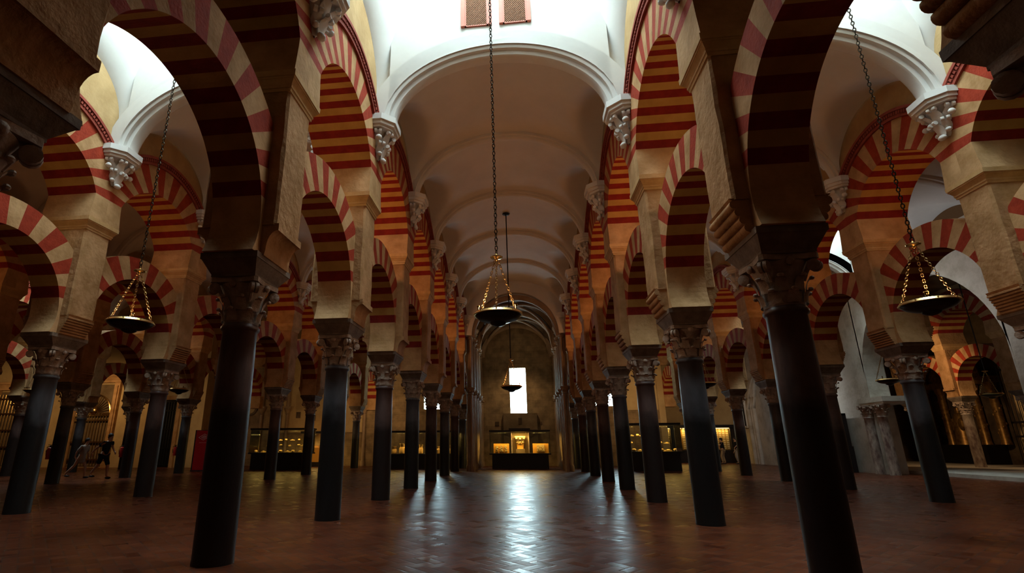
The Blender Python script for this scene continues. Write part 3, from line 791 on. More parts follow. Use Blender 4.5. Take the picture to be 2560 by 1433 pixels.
# ------------------------------------------------------------------ gothic bays before the end wall
XG = -.25
def gothic():
    b = MB(); NU, NV = 36, 20; RG, ZC = 2.42, 7.15
    Ys = (28.95, 32.72, 36.48)
    for k in range(2):
        base = len(b.v); n = NU+1
        for j in range(NV+1):
            v = j/NV; w = 2*v-1; y = Ys[k]+(Ys[k+1]-Ys[k])*v
            for i in range(n):
                u = -1+2*i/NU
                zb = ZC+2.25*math.sqrt(max(0,1-u*u)); zl = ZC+2.15*math.sqrt(max(0,1-w*w))
                b.v.append((XG+u*RG, y, max(zb, zl)+.08*(1-u*u)))
        for j in range(NV):
            for i in range(n-1): b.f.append((base+j*n+i, base+j*n+i+1, base+(j+1)*n+i+1, base+(j+1)*n+i)); b.m.append(0)
    c = struct('ceiling', b.mesh('gothic_vault', M['gothic'], 40))
    for y in Ys:
        r = MB(); path = []
        for i in range(33):
            a = PI*i/32; path.append(((XG-2.38*math.cos(a), y if y < 36 else y-.12, ZC+2.2*math.sin(a)), (-math.cos(a),0,math.sin(a)), (0,1,0)))
        r.sweep(path, [(-.16,-.06),(-.10,-.14),(0,-.2),(.12,-.2),(.12,.2),(0,.2),(-.10,.14),(-.16,.06)])
        obj('rib', r.mesh('rib', M['rib'], 40), c)
    for k in range(2):
        for s in (-1, 1):
            r = MB(); pts = []
            for i in range(25):
                t = i/24; u = -1+2*t
                pts.append((XG+s*u*2.3, Ys[k]+(Ys[k+1]-Ys[k])*t, ZC-.05+2.28*math.sqrt(max(0,1-u*u))))
            r.tube(pts, .09, 8); obj('rib', r.mesh('rib', M['rib'], 40), c)
    # white wall closing the nave vault around the gothic arch
    b = MB(); prev = None
    for i in range(37):
        a = PI*i/36; p = (XG-2.40*math.cos(a), ZC+.03+2.40*math.sin(a)); q = (XG-2.95*math.cos(a), ZC+.03+(3.3 if 1 else 0)*math.sin(a)**.7)
        if prev:
            for y in (28.6, 28.95): b.add([(prev[0][0],y,prev[0][1]),(p[0],y,p[1]),(q[0],y,q[1]),(prev[1][0],y,prev[1][1])], [(0,1,2,3)], 0)
            b.add([(prev[0][0],28.6,prev[0][1]),(p[0],28.6,p[1]),(p[0],28.95,p[1]),(prev[0][0],28.95,prev[0][1])], [(0,1,2,3)], 0)
        prev = (p, q)
    struct('wall_nave_end', b.mesh('wall_nave_end', M['white'], 40, fix=False))
gothic()
pm = MB()
for dx, dy, r in ((0,0,.13),(.13,-.2,.075),(.13,.2,.075),(.2,0,.06)):
    pm.lathe([(r*1.5,0),(r*1.5,.25),(r*1.15,.32),(r,.36),(r,3.95)], 12, (dx,dy,0))
    pm.lathe([(r,4.35),(r,7.0)], 12, (dx*.8,dy*.8,0))
pmesh = pm.mesh('shafts', M['rib'], 45)
cmeshes = []
for z in (3.95, 6.98):
    cm = MB(); cm.lathe([(.15,z),(.2,z+.03),(.17,z+.08),(.22,z+.22),(.30,z+.33),(.31,z+.4)], 14, (.05,0,0))
    for i in range(7):
        a = -PI/2+PI*i/6; cm.blob((.05+.24*math.cos(a), .24*math.sin(a), z+.2), (.05,.05,.07), 0, 6, 4)
    cmeshes.append(cm.mesh('capital', M['rib'], 45))
for side, nm in ((-1,'left'),(1,'right')):
    for i, y in enumerate((29.15, 31.0, 32.72, 34.5, 36.2)):
        t = thing('clustered_pier', f"clustered stone shafts on the {nm} before the end wall, {ORD[i]} from the camera", 'pier', (XG+side*2.62, y, 0), 0 if side < 0 else PI, 'clustered shafts of the end bays')
        obj('shafts', pmesh, t); obj('capital', cmeshes[0], t); obj('capital', cmeshes[1], t)
# stone screen behind the central showcase
t = thing('stone_screen', 'brown stone screen below the tall bright window', 'screen', (-.17, 36.3, 0))
b = MB(); b.b2((-1.12,-.18,0),(1.12,.18,3.34)); obj('slab', b.mesh('slab', M['cellar'], 0), t)
b = MB(); b.b2((-1.17,-.24,2.05),(1.17,-.14,2.30)); b.prism([(-1.0,2.05),(1.0,2.05),(.7,1.85),(0,2.02),(-.7,1.85)], -.22, -.17, 0, 'xz'); obj('ledge', b.mesh('ledge', M['cellar'], 0), t)
b = MB(); b.b2((-.12,-.205,2.62),(.12,-.175,3.05)); obj('carved_panel', b.mesh('carved_panel', M['gothic'], 0), t)
for i, (x, z, w, h, lab) in enumerate(((-1.72,2.69,.26,.26,'dark square plaque on the end wall left of the stone screen'),(1.19,2.72,.14,.16,'small square plaque on the end wall right of the stone screen'),
        (-15.72,3.4,.30,.42,'small dark relief plaque on the yellow wall above the left showcase'),(-14.56,3.2,.24,.40,'narrow dark plaque on the yellow wall beside the pilaster'))):
    b = MB(); b.b2((-w/2,-.05,-h/2),(w/2,0,h/2)); b.b2((-w/2+.03,-.06,-h/2+.03),(w/2-.03,-.045,h/2-.03))
    tag(obj('wall_plaque', b.mesh('wall_plaque', M['gothic'], 0), None, (x, YE-.001 if i < 2 else YE-.061, z)), lab, 'plaque')
# pilasters and medallion of the left aisle end wall
for i, (x, lab) in enumerate(((-18.45,'thin stone wall shaft beside the round medallion'),(-16.5,'thin stone wall shaft between medallion and relief plaque'),(-13.4,'thin stone wall shaft right of the relief plaque'),(-10.9,'thin stone wall shaft behind the second left arcade'))):
    t = thing('wall_shaft', lab, 'pilaster', (x, YE-.12, 0))
    b = MB(); b.lathe([(.16,0),(.16,.3),(.11,.36),(.11,3.45)], 12); obj('shaft', b.mesh('shaft', M['rib'], 40), t)
    b = MB(); b.lathe([(.11,3.45),(.15,3.5),(.13,3.56),(.24,3.8),(.25,3.9)], 10); b.box((0,0,3.95),(.5,.3,.12)); obj('capital', b.mesh('capital', M['rib'], 40), t)
    b = MB(); b.lathe([(.13,4.0),(.13,8.5)], 10); obj('upper_shaft', b.mesh('upper_shaft', M['rib'], 40), t)
t = thing('medallion', 'round framed relief medallion on the yellow wall', 'medallion', (-19.4, YE-.04, 3.95), 0)
rx = Matrix.Rotation(PI/2, 3, 'X')
b = MB(); b.lathe([(.40,0),(.56,0),(.58,.06),(.5,.10),(.42,.06)], 28, axis=rx, cap=False); obj('frame', b.mesh('frame', M['cellar'], 40), t)
b = MB(); b.lathe([(.42,.0),(.42,.03),(.2,.07),(0,.08)], 28, axis=rx, cap=False); obj('relief', b.mesh('relief', M['ochrewall'], 40), t)

# ------------------------------------------------------------------ hanging lamps
def link_chain(b, p0, p1, L=.075, r=.0065, w=.017):
    p0, p1 = Vector(p0), Vector(p1); d = p1-p0; n = max(2, int(d.length/(L*.78))); dn = d.normalized()
    up = Vector((1,0,0)) if abs(dn.x) < .9 else Vector((0,1,0)); a = dn.cross(up).normalized(); c = dn.cross(a)
    for i in range(n):
        q = p0+d*((i+.5)/n); s = a if i % 2 == 0 else c; h = d.length/n*.62
        pts = [q+dn*h*math.sin(2*PI*k/8)+s*w*math.cos(2*PI*k/8) for k in range(8)]
        b.tube(pts, r, 4, 0, True)
def bowl_meshes(R=.36):
    b = MB(); b.lathe([(R-.02,.0),(R,.02),(R+.012,.0),(R+.008,-.035),(R-.01,-.06),(R*.86,-.095),(R*.62,-.13),(R*.40,-.15),(R*.36,-.155),(R*.32,-.18),(R*.18,-.205),(R*.07,-.215),(0,-.22)], 48, cap=False)
    b.lathe([(R-.02,.0),(R*.8,-.06),(R*.5,-.11),(0,-.13)], 32, cap=False)
    bowl = b.mesh('bowl', M['bronze'], 40)
    b = MB(); n = 72
    b.lathe([(R-.005,.012),(R+.004,.012),(R+.036,-.028),(R+.030,-.040),(R+.006,-.036)], n, cap=False)
    for i in range(9): a = 2*PI*i/9; b.blob(((R+.022)*math.cos(a), (R+.022)*math.sin(a), -.010), (.014,.014,.016), 0, 6, 4)
    return bowl, b.mesh('rim', M['rimbrass'], 40)
BOWL = bowl_meshes()
bc = MB(); bc.lathe([(.006,0),(.012,.01),(.010,.05),(.022,.07),(.024,.085)], 8); CUP = bc.mesh('candle_cup', M['brass'], 40)
bh = MB(); bh.lathe([(0,-.07),(.02,-.06),(.03,-.03),(.10,-.012),(.105,.0),(.09,.012),(.03,.03),(.015,.06)], 20, cap=False); HUB = bh.mesh('hub', M['brass'], 40)
def hanging_lamp(x, y, z, ztop, label, rod=False, a0=.5, e=0):
    t = thing('hanging_lamp', label, 'lamp', (x, y, z), a0, 'bronze bowl lamps on chains')
    obj('bowl', BOWL[0], t); obj('rim', BOWL[1], t)
    hz = .96
    if e: lamp('POINT', 'lamp_flame', (x, y, z+.10), e, (1.0, .60, .34), .10)  # added fill light; the bowls themselves hang unlit
    for i in range(3):
        a = 2*PI*i/3; p = (.355*math.cos(a), .355*math.sin(a), .01)
        b = MB(); link_chain(b, p, (.03*math.cos(a), .03*math.sin(a), hz-.05), .06); obj('bowl_chain', b.mesh('bowl_chain', M['oldbrass'], 40), t)
        q = a+PI/3
        obj('candle_cup', CUP, t, (.345*math.cos(q), .345*math.sin(q), .01))
    obj('hub', HUB, t, (0,0,hz))
    b = MB()
    if rod:
        b.tube([(0,0,hz+.05),(0,0,ztop-z)], .022, 8); b.lathe([(.02,ztop-z-.06),(.14,ztop-z-.02),(.15,ztop-z)], 16)
        obj('suspension_rod', b.mesh('suspension_rod', M['iron'], 40), t)
    else:
        link_chain(b, (0,0,hz+.05), (0,0,ztop-z), .095, .0095, .024)
        obj('suspension_chain', b.mesh('suspension_chain', M['chain'], 40), t)
    return t
hanging_lamp(-.33, 8.2, 3.33, 13.3, 'large bronze bowl lamp hanging down the middle of the central nave', e=45)
hanging_lamp(-6.95, 8.45, 3.46, 13.3, 'bronze bowl lamp on a long chain in the left side nave', a0=.2, e=30)
hanging_lamp(6.37, 8.72, 3.42, 13.3, 'bronze bowl lamp on a long chain in the right side nave', a0=.9, e=25)
hanging_lamp(-.36, 19.4, 3.36, 10.2, 'bronze bowl lamp on a straight rod before the tall end window', True, e=20)
hanging_lamp(-7.0, 19.6, 3.4, 10.1, 'bronze bowl lamp far down the left side nave', True)
hanging_lamp(6.37, 19.4, 3.36, 10.1, 'bronze bowl lamp far down the right side nave', True)
hanging_lamp(-13.9, 20.2, 3.55, 10.1, 'bronze bowl lamp in the nave beyond the second left arcade', True)
hanging_lamp(-20.7, 20.4, 3.65, 10.1, 'bronze bowl lamp in the nave beyond the third left arcade', True)
hanging_lamp(13.0, 20.5, 3.5, 10.1, 'bronze bowl lamp before the right stone wall', True)
hanging_lamp(20.0, 25.4, 3.35, 9.2, 'bronze bowl lamp inside the right chapel', True)

# ------------------------------------------------------------------ showcases
def frag_mesh(seed, kind):
    r = random.Random(seed); b = MB()
    if kind == 'slab':
        n = 9; pts = [(.16*(1+r.uniform(-.3,.2))*math.cos(2*PI*i/n), .10*(1+r.uniform(-.3,.2))*math.sin(2*PI*i/n)) for i in range(n)]
        b.prism(pts, 0, .06, 0, 'xy'); b.blob((.02,0,.06), (.09,.05,.03), 0, 8, 5)
    else:
        n = 8; pr = [(.05*(1+r.uniform(-.2,.2)),0),(.085,.03),(.09*(1+r.uniform(-.2,.1)),.08),(.06,.12),(.0,.125)]
        b.lathe(pr, n, cap=False); b.blob((.03,.02,.07), (.06,.05,.05), 0, 7, 4)
    return b.mesh('carved_fragment', M['stonefrag'], 35)
FR = [frag_mesh(i, 'slab' if i % 2 == 0 else 'knob') for i in range(6)]
def showcase(name_label, x0, x1, y0, depth, zt, zl, shelves=(), lights=2, e=14, inset=.15):
    xc = (x0+x1)/2; w = x1-x0
    t = thing('showcase', name_label, 'display case', (xc, y0+depth/2, 0), 0, 'glass showcases')
    b = MB(); b.b2((-w/2+inset,-depth/2+inset*.6,0),(w/2-inset,depth/2-inset*.6,zt-.08)); obj('base', b.mesh('base', M['casedark'], 0), t)
    b = MB(); b.b2((-w/2,-depth/2,zt-.08),(w/2,depth/2,zt)); obj('table_slab', b.mesh('table_slab', M['casedark'], 0), t)
    b = MB(); g = .03; h0, h1 = zt, zl-.10
    b.b2((-w/2+g,-depth/2+g,h0),(w/2-g,-depth/2+g+.01,h1)); b.b2((-w/2+g,depth/2-g-.01,h0),(w/2-g,depth/2-g,h1))
    b.b2((-w/2+g,-depth/2+g,h0),(-w/2+g+.01,depth/2-g,h1)); b.b2((w/2-g-.01,-depth/2+g,h0),(w/2-g,depth/2-g,h1))
    obj('glass_panes', b.mesh('glass_panes', M['glass'], 0), t)
    b = MB(); b.b2((-w/2,-depth/2,zl-.10),(w/2,depth/2,zl)); obj('lid', b.mesh('lid', M['casedark'], 0), t)
    for z in shelves:
        b = MB(); b.b2((-w/2+.1,-.18,z-.012),(w/2-.1,.18,z)); obj('glass_shelf', b.mesh('glass_shelf', M['glass'], 0), t)
    for i in range(lights):
        o = lamp('AREA', 'case_light', (xc-w/2+w*(i+.5)/lights, y0+depth*.22, zl-.115), e, (1,.60,.14), (w/lights*.7,.12))
    return t
# centre case
showcase('low black glass showcase in the centre below the tall window', -2.0, 1.55, 32.0, 1.3, .86, 2.16, (), 3, 34)
b = MB(); b.b2((-.62,-.55,0),(.62,.55,.10)); tag(obj('lid_cap', b.mesh('lid_cap', M['casedark'], 0), None, (-.22, 32.65, 2.16)), 'raised black cap on the lid of the central showcase', 'lid')
def board(x, w, h, label, deco):
    t = thing('display_board', label, 'board', (x, 32.55, .86))
    b = MB(); b.box((0,0,h/2),(w,.05,h)); obj('panel', b.mesh('panel', M['board'], 0), t)
    for i, (px, pw, ph, rot) in enumerate(deco):
        b = MB(); n = 10
        if rot == 9:   # peaked piece
            b.prism([(-pw/2,0),(pw/2,0),(pw/2*.8,ph*.55),(0,ph),(-pw/2*.8,ph*.55)], -.035, .02, 0, 'xz')
        else:
            b.prism([(-pw/2,0),(pw/2,0),(pw/2,ph),(-pw/2,ph*.94)], -.035, .02, 0, 'xz')
        rr = random.Random(i+int(x*10))
        for q in range(14): b.blob((rr.uniform(-pw*.36,pw*.36), -.035, rr.uniform(.06,ph*.8)), (rr.uniform(.015,.04),.018,rr.uniform(.015,.04)), 0, 6, 4)
        obj('carved_relief', b.mesh('carved_relief', M['stonefrag'], 30), t, (px,-.04,.09), (0, 0 if rot == 9 else rot, 0))
    return t
board(-1.32, .92, .54, 'amber board with three carved stone pieces, left in the central showcase', [(-.28,.15,.34,.12),(0,.24,.40,9),(.28,.15,.36,-.15)])
board(.98, .92, .54, 'amber board with one square carved relief, right in the central showcase', [(0,.46,.40,0)])
t = thing('stone_capital', 'large golden carved capital lit inside the central showcase', 'capital', (-.20, 32.75, .86))
b = MB(); b.b2((-.26,-.2,0),(.26,.2,.24)); obj('plinth', b.mesh('plinth', M['cellar'], 0), t)
b = MB(); b.lathe([(.20,.24),(.19,.28),(.21,.42),(.22,.5),(.24,.52)], 20); obj('drum', b.mesh('drum', M['board'], 40), t)
b = MB(); b.lathe([(.19,.52),(.2,.62),(.23,.72),(.30,.82),(.33,.90)], 20); b.frustum(.88,.96,(.30,.24),(.31,.25))
for i in range(8):
    a = 2*PI*i/8; b.blob((.21*math.cos(a),.21*math.sin(a),.60), (.05,.05,.07), 0, 7, 5)
for i in range(4):
    a = PI/4+PI/2*i; b.blob((.31*math.cos(a),.31*math.sin(a),.82), (.07,.07,.07), 0, 8, 5)
b.blob((0,-.28,.80), (.07,.06,.07), 0, 8, 5)
obj('carved_bell', b.mesh('carved_bell', M['stonefrag'], 40), t)
t = thing('glass_cabinet', 'pale inner cabinet around the golden capital', 'cabinet', (-.20, 32.85, .86))
b = MB(); b.b2((-.5,.34,0),(.5,.38,1.16)); obj('back_panel', b.mesh('back_panel', M['ochrewall'], 0), t)
for s in (-1,1):
    b = MB(); b.b2((s*.5-.03,-.3,0),(s*.5+.03,.36,1.16)); obj('side_post', b.mesh('side_post', M['pale'], 0), t)
lamp('AREA', 'case_light', (-.2, 32.3, 2.03), 26, (1,.66,.2), (.5,.2))
# left case with fragments
showcase('long glass showcase of lit fragments behind the second left arcade', -16.0, -12.4, 30.4, 1.2, .95, 2.32, (1.30,1.62), 3, 22)
k = 0
def frag(x, y, z, s, where):
    global k
    o = obj('carved_fragment', FR[k % 6], None, (x, y, z), (0,0,random.uniform(0,6))); o.scale = (s,s,s); k += 1
    tag(o, where, 'fragment', where)
for x in (-14.35,-14.0,-13.6,-13.2): frag(x, 31.0, 1.62, .8, 'carved stone fragment on the top shelf of the left showcase')
for x in (-15.1,-14.3,-13.75,-13.2,-12.95): frag(x, 31.0, 1.30, .9, 'carved stone fragment on the lower shelf of the left showcase')
for i in range(9): frag(-15.7+i*.38, 30.75+.2*(i % 2), .95, 1.15, 'carved stone fragment on the floor of the left showcase')
# small pedestal case right of it
t = thing('pedestal_case', 'small wooden pedestal with a lit slab under black canopy', 'display case', (-14.0, 35.2, 0))
b = MB(); b.b2((-.6,-.35,.3),(.6,.35,1.2)); obj('body', b.mesh('body', M['board'], 0), t)
b = MB(); b.b2((-.6,-.32,0),(.6,.32,.3)); b.b2((-.75,-.4,2.1),(.75,.4,2.25)); obj('black_frame', b.mesh('black_frame', M['casedark'], 0), t)
b = MB(); b.prism([(-.55,1.2),(.55,1.2),(.5,1.36),(.1,1.30),(-.5,1.24)], -.2, .2, 0, 'xz'); obj('slab', b.mesh('slab', M['stonefrag'], 0), t)
lamp('AREA', 'case_light', (-14.0, 35.1, 2.05), 40, (1,.65,.18), (.9,.2))
# left-centre case with jars
showcase('glass showcase of clay jars between the left arcade columns', -8.15, -3.95, 31.8, 1.2, .84, 2.16, (), 4, 22)
def jar(x, h, r, neck, label):
    t = thing('clay_jar', label, 'jar', (x, 32.25, .84))
    b = MB(); b.lathe([(r*.8,0),(r,.05*h),(r,.55*h),(r*.7,.68*h),(neck,.72*h),(neck*1.0,.94*h)], 18, cap=False); obj('body', b.mesh('body', M['pot'], 40), t)
    b = MB(); b.lathe([(neck*1.0,.94*h),(neck*1.25,.95*h),(neck*1.25,h),(neck*.9,h)], 18); obj('lip', b.mesh('lip', M['stonefrag'], 40), t)
jar(-7.72, .43, .15, .12, 'short clay jar at the left end of the jar showcase')
jar(-7.22, .58, .20, .15, 'tallest clay jar, second from left in the jar showcase')
jar(-6.1, .52, .13, .10, 'slim clay jar in the middle of the jar showcase')
jar(-5.1, .42, .16, .11, 'squat clay jar near the right end of the jar showcase')
jar(-4.4, .5, .14, .12, 'clay jar at the right end of the jar showcase')
# bicycle-like dark railing with a round basket above the jar case
# right case
showcase('tall glass showcase of lit fragments behind the right arcade', 5.45, 8.15, 29.4, 1.3, .97, 2.40, (1.36,1.74), 3, 24)
for x in (5.75,6.05,6.3): frag(x, 30.0, 1.74, .95, 'carved stone fragment on the top shelf of the right showcase')
for x in (5.7,6.5,7.2,7.5): frag(x, 30.0, 1.36, .9, 'carved stone fragment on the lower shelf of the right showcase')
for i in range(7): frag(5.75+i*.35, 29.75+.15*(i % 2), .97, 1.2, 'carved stone fragment on the floor of the right showcase')
b = MB(); b.box((0,0,.075),(.26,.02,.15)); tag(obj('caption_card', b.mesh('caption_card', M['white'], 0), None, (7.95,29.46,.97)), 'small pale caption card on the right showcase corner', 'card')
# lit cabinet of inscribed tablets
YT = 43.1; sc_ = YT/40
t = thing('tablet_cabinet', 'long dark cabinet with warmly lit tablets on the far right wall', 'cabinet', (13.0, YT, 0))
b = MB(); b.b2((-2.9,-.55,0),(2.6,.05,.92)); obj('base', b.mesh('base', M['casedark'], 0), t)
b = MB(); b.b2((-2.9,-.6,2.50),(2.6,.05,2.72)); obj('hood', b.mesh('hood', M['casedark'], 0), t)
PAN = [(-2.62,-1.98),(-1.62,-1.12),(-1.08,-.30),(1.30,2.30)]
for i, (a, c) in enumerate(PAN):
    b = MB(); b.b2((a,-.12,.92),(c,-.08,2.5)); obj('back_panel', b.mesh('back_panel', M['panel'], 0), t)
    b = MB(); b.b2((a+.03,-.42,2.45),(c-.03,-.36,2.49)); obj('light_strip', b.mesh('light_strip', M['strip'], 0), t)
    lamp('AREA', 'case_light', (13.0+(a+c)/2, YT-.35, 2.43), 13, (1,.62,.16), (c-a,.1))
b = MB()
for a, c in ((-2.9,-2.62),(-1.98,-1.62),(-.30,1.30),(2.3,2.6)): b.b2((a,-.5,.92),(c,0,2.5))
obj('posts', b.mesh('posts', M['casedark'], 0), t)
tb = MB(); tb.box((0,0,.045),(.17,.03,.09)); tb.box((0,-.017,.045),(.13,.006,.05)); TM = tb.mesh('tablet', M['tablet'], 0)
for i, (a, c) in enumerate(PAN):
    n = max(2, int((c-a)/.2)); lab = ('inscribed tablet on the leftmost lit panel of the tablet cabinet','inscribed tablet on the second lit panel of the tablet cabinet','inscribed tablet on the third lit panel of the tablet cabinet','inscribed tablet on the rightmost lit panel of the tablet cabinet')[i]
    for r_ in range(11):
        for q in range(n):
            tag(obj('inscribed_tablet', TM, None, (13.0+a+(c-a)*(q+.5)/n, YT-.14, 1.0+r_*.133)), lab, 'tablet', lab)

# ------------------------------------------------------------------ sign box, banner, extinguishers, chapel furniture
t = thing('sign_box', 'dark framed sign box glowing pale green beside the chapel columns', 'sign', (15.6, 29.1, 0), 0)
b = MB(); b.b2((-.18,-.62,0),(.18,.62,1.2)); obj('base', b.mesh('base', M['casedark'], 0), t)
b = MB(); b.b2((-.14,-.62,1.2),(.12,-.52,2.75)); b.b2((-.14,.52,1.2),(.12,.62,2.75)); b.b2((-.14,-.62,2.65),(.12,.62,2.75)); b.b2((-.02,-.52,1.2),(.12,.52,2.65)); obj('frame', b.mesh('frame', M['casedark'], 0), t)
b = MB(); b.b2((-.06,-.52,1.25),(-.03,.52,2.65)); obj('panel', b.mesh('panel', M['screendim'], 0), t)
b = MB(); b.add([(-.065,.50,2.56),(-.065,-.28,2.60),(-.065,.10,1.62)], [(0,1,2)]); obj('lit_triangle', b.mesh('lit_triangle', M['screen'], 0, fix=False), t)
t = thing('banner_stand', 'tall red banner with a pale nested diamond emblem by the left wall', 'banner', (-17.75, 28.6, 0), .55)
b = MB(); b.b2((-.48,-.05,0),(.48,.05,.06)); b.b2((-.46,.0,.06),(.46,.03,2.18)); obj('stand', b.mesh('stand', M['casedark'], 0), t)
b = MB(); b.b2((-.40,-.012,.06),(.40,0,2.15)); obj('cloth', b.mesh('cloth', M['bannerred'], 0), t)
b = MB()
def stroke(b, pts, r=.011, closed=True):
    n = len(pts)
    for i in range(n if closed else n-1):
        p, q = Vector(pts[i]), Vector(pts[(i+1) % n]); d = q-p; c = (p+q)/2
        b.box((c.x,-.016,c.y), (d.length+r, .006, r*2), 0, Matrix.Rotation(-math.atan2(d.y, d.x), 3, 'Y'))
cx, cz = 0, 1.80
stroke(b, [(cx-.26,cz-.02),(cx+.02,cz+.17),(cx+.26,cz+.03),(cx-.02,cz-.16)])
stroke(b, [(cx-.13,cz-.02),(cx+.02,cz+.09),(cx+.14,cz+.02),(cx-.01,cz-.085)], .010)
stroke(b, [(cx-.06,cz+.0),(cx+.06,cz+.05)], .009, False); stroke(b, [(cx-.04,cz-.035),(cx+.08,cz+.015)], .009, False)
b.box((0,-.015,1.50), (.42,.005,.014))
obj('emblem', b.mesh('emblem', M['bannerink'], 0), t)
for i, (a, kk) in enumerate((('L3',3),('L3',4),('L3',5))):
    x, y = ARC[a][0], AY(a, kk)
    t = thing('fire_extinguisher', f"red fire extinguisher hung on the {ORD[i+2]} column of the third left arcade", 'extinguisher', (x-.31, y-.05, .86), 0, 'red extinguishers on the columns')
    b = MB(); b.lathe([(.085,0),(.095,.02),(.095,.34),(.075,.41),(.03,.44)], 16); obj('cylinder', b.mesh('cylinder', M['extred'], 40), t)
    b = MB(); b.lathe([(.03,.44),(.03,.49),(.02,.5)], 10); b.box((-.03,0,.515),(.14,.025,.02)); b.tube([(-.03,0,.47),(-.13,0,.44),(-.15,0,.3),(-.12,0,.12)], .014, 8); obj('valve_hose', b.mesh('valve_hose', M['iron'], 40), t)

# gilded altar inside the right chapel
t = thing('altarpiece', 'dark gilded altarpiece inside the right chapel', 'altar', (27.2, 37.2, .14), 0)
b = MB(); b.b2((.4,-3.4,0),(1.6,3.4,6.2)); obj('back_wall', b.mesh('back_wall', M['gothic'], 0), t)
b = MB(); b.b2((-.7,-2.2,0),(.5,2.2,1.1)); obj('altar_table', b.mesh('altar_table', M['casedark'], 0), t)
for yy in (-2.6,-1.3,1.3,2.6):
    b = MB(); b.lathe([(.26,1.1),(.22,1.3),(.2,4.2),(.26,4.3),(.32,4.6)], 14, (.1,yy,0))
    for q in range(16): a = q*1.1; b.blob((.1+.2*math.cos(a), yy+.2*math.sin(a), 1.4+q*.17), (.06,.06,.08), 0, 6, 4)
    obj('twisted_column', b.mesh('twisted_column', M['gold'], 40), t)
b = MB(); b.b2((-.3,-3.1,4.6),(.5,3.1,4.95))
for q in range(30): a = PI*q/29; b.blob((-.1, 2.2*math.cos(a), 4.95+1.5*math.sin(a)), (.18,.22,.2), 0, 7, 5)
b.prism([(2.0*math.cos(PI*i/16), 4.9+1.35*math.sin(PI*i/16)) for i in range(17)], 0, .3, 0, 'yz'); obj('pediment', b.mesh('pediment', M['gold'], 40), t)
b = MB(); b.lathe([(.5,1.1),(.42,1.6),(.36,2.4),(.26,2.9),(.14,3.0),(.17,3.15),(.15,3.3),(0,3.38)], 16, (-.1,0,0)); b.blob((-.3,-.3,2.3),(.15,.2,.4)); b.blob((-.3,.3,2.3),(.15,.2,.4)); obj('statue', b.mesh('statue', M['gold'], 40), t)
def grille(name, label, loc, rz, w, h, n, rails, m='iron', top=True):
    t = thing(name, label, 'grille', loc, rz, None)
    b = MB()
    for i in range(n+1): b.tube([(-w/2+w*i/n,0,0),(-w/2+w*i/n,0,h)], .022, 6)
    obj('bars', b.mesh('bars', M[m], 40), t)
    for z in rails: 
        b = MB(); b.b2((-w/2,-.04,z-.05),(w/2,.04,z+.05)); obj('rail', b.mesh('rail', M['casedark' if m == 'iron' else 'brass'], 0), t)
    if top:
        b = MB()
        for i in range(n*2): 
            x = -w/2+w*(i+.5)/(n*2); b.lathe([(.0,h+.22),(.03,h+.12),(.02,h+.05),(.035,h)], 6, (x,0,0), cap=False)
        b.b2((-w/2,-.03,h-.03),(w/2,.03,h+.03)); obj('crest', b.mesh('crest', M['brass'], 40), t)
    return t
grille('iron_grille', 'tall black grille before a lit wall, right of the altar', (25.2, 29.5, .14), PI/2, 3.6, 5.6, 16, (1.5,2.2,4.9))
grille('iron_grille', 'tall black grille closing the near side of the right chapel', (25.2, 24.6, .14), PI/2, 3.6, 5.6, 16, (1.5,2.2,4.9))
b = MB(); b.b2((25.5,22.5,.14),(25.7,31.5,6.2)); struct('wall_chapel_niche', b.mesh('wall_chapel_niche', M['ochrewall'], 0))
# left chapels
def chapel_front(xc, w, h, label, arch):
    t = thing('chapel_front', label, 'chapel front', (xc, 33.38, 0))
    b = MB(); b.b2((-w/2,-.02,.1),(w/2,0,h)); obj('dark_opening', b.mesh('dark_opening', M['cellar'], 0), t)
    for s in (-1,1):
        b = MB(); b.b2((s*(w/2+.22)-.2,-.22,0),(s*(w/2+.22)+.2,0,h+.1)); b.b2((s*(w/2+.22)-.10,-.30,.5),(s*(w/2+.22)+.10,-.2,h-.1)); obj('pilaster', b.mesh('pilaster', M['cream'], 0), t)
    b = MB(); b.b2((-w/2-.55,-.35,h+.1),(w/2+.55,0,h+.28)); b.b2((-w/2-.45,-.28,h+.28),(w/2+.45,0,h+.5)); b.b2((-w/2-.65,-.45,h+.5),(w/2+.65,0,h+.64)); obj('entablature', b.mesh('entablature', M['cream'], 0), t)
    if arch:
        b = MB()
        for q in range(19):
            a = PI*q/18; b.tube([(.25*math.cos(a),-.1,h-1.9+.25*math.sin(a)),((w/2-.1)*math.cos(a),-.1,h-1.9+(w/2-.1)*math.sin(a))], .02, 5)
        b.tube([((w/2-.08)*math.cos(PI*q/24),-.1,h-1.9+(w/2-.08)*math.sin(PI*q/24)) for q in range(25)], .06, 6); b.blob((0,-.15,h-1.75),(.25,.15,.25))
        obj('sunburst', b.mesh('sunburst', M['brass'], 40), t)
    return t
chapel_front(-28.9, 2.6, 5.4, 'classical chapel doorway with gilded sunburst at the far left', True)
grille('gilt_grille', 'gilded grille in the doorway below the sunburst', (-28.9, 33.25, .1), 0, 2.5, 3.2, 12, (.4,1.5,2.9), 'brass')
chapel_front(-34.6, 3.4, 5.0, 'wide chapel opening at the left edge', False)
grille('gilt_grille', 'gilded grille across the wide opening at the left edge', (-34.6, 33.25, .1), 0, 3.3, 4.7, 14, (1.2,2.3,3.4,4.4), 'brass', False)
chapel_front(-39.8, 3.0, 5.0, 'outermost chapel opening beyond the left edge', False)
t = thing('iron_door', 'dark iron grille door in the left end wall', 'door', (-23.75, 33.35, 0))
b = MB(); b.b2((-.9,-.02,.05),(.9,.03,4.3)); obj('leaf', b.mesh('leaf', M['dark'], 0), t)
b = MB()
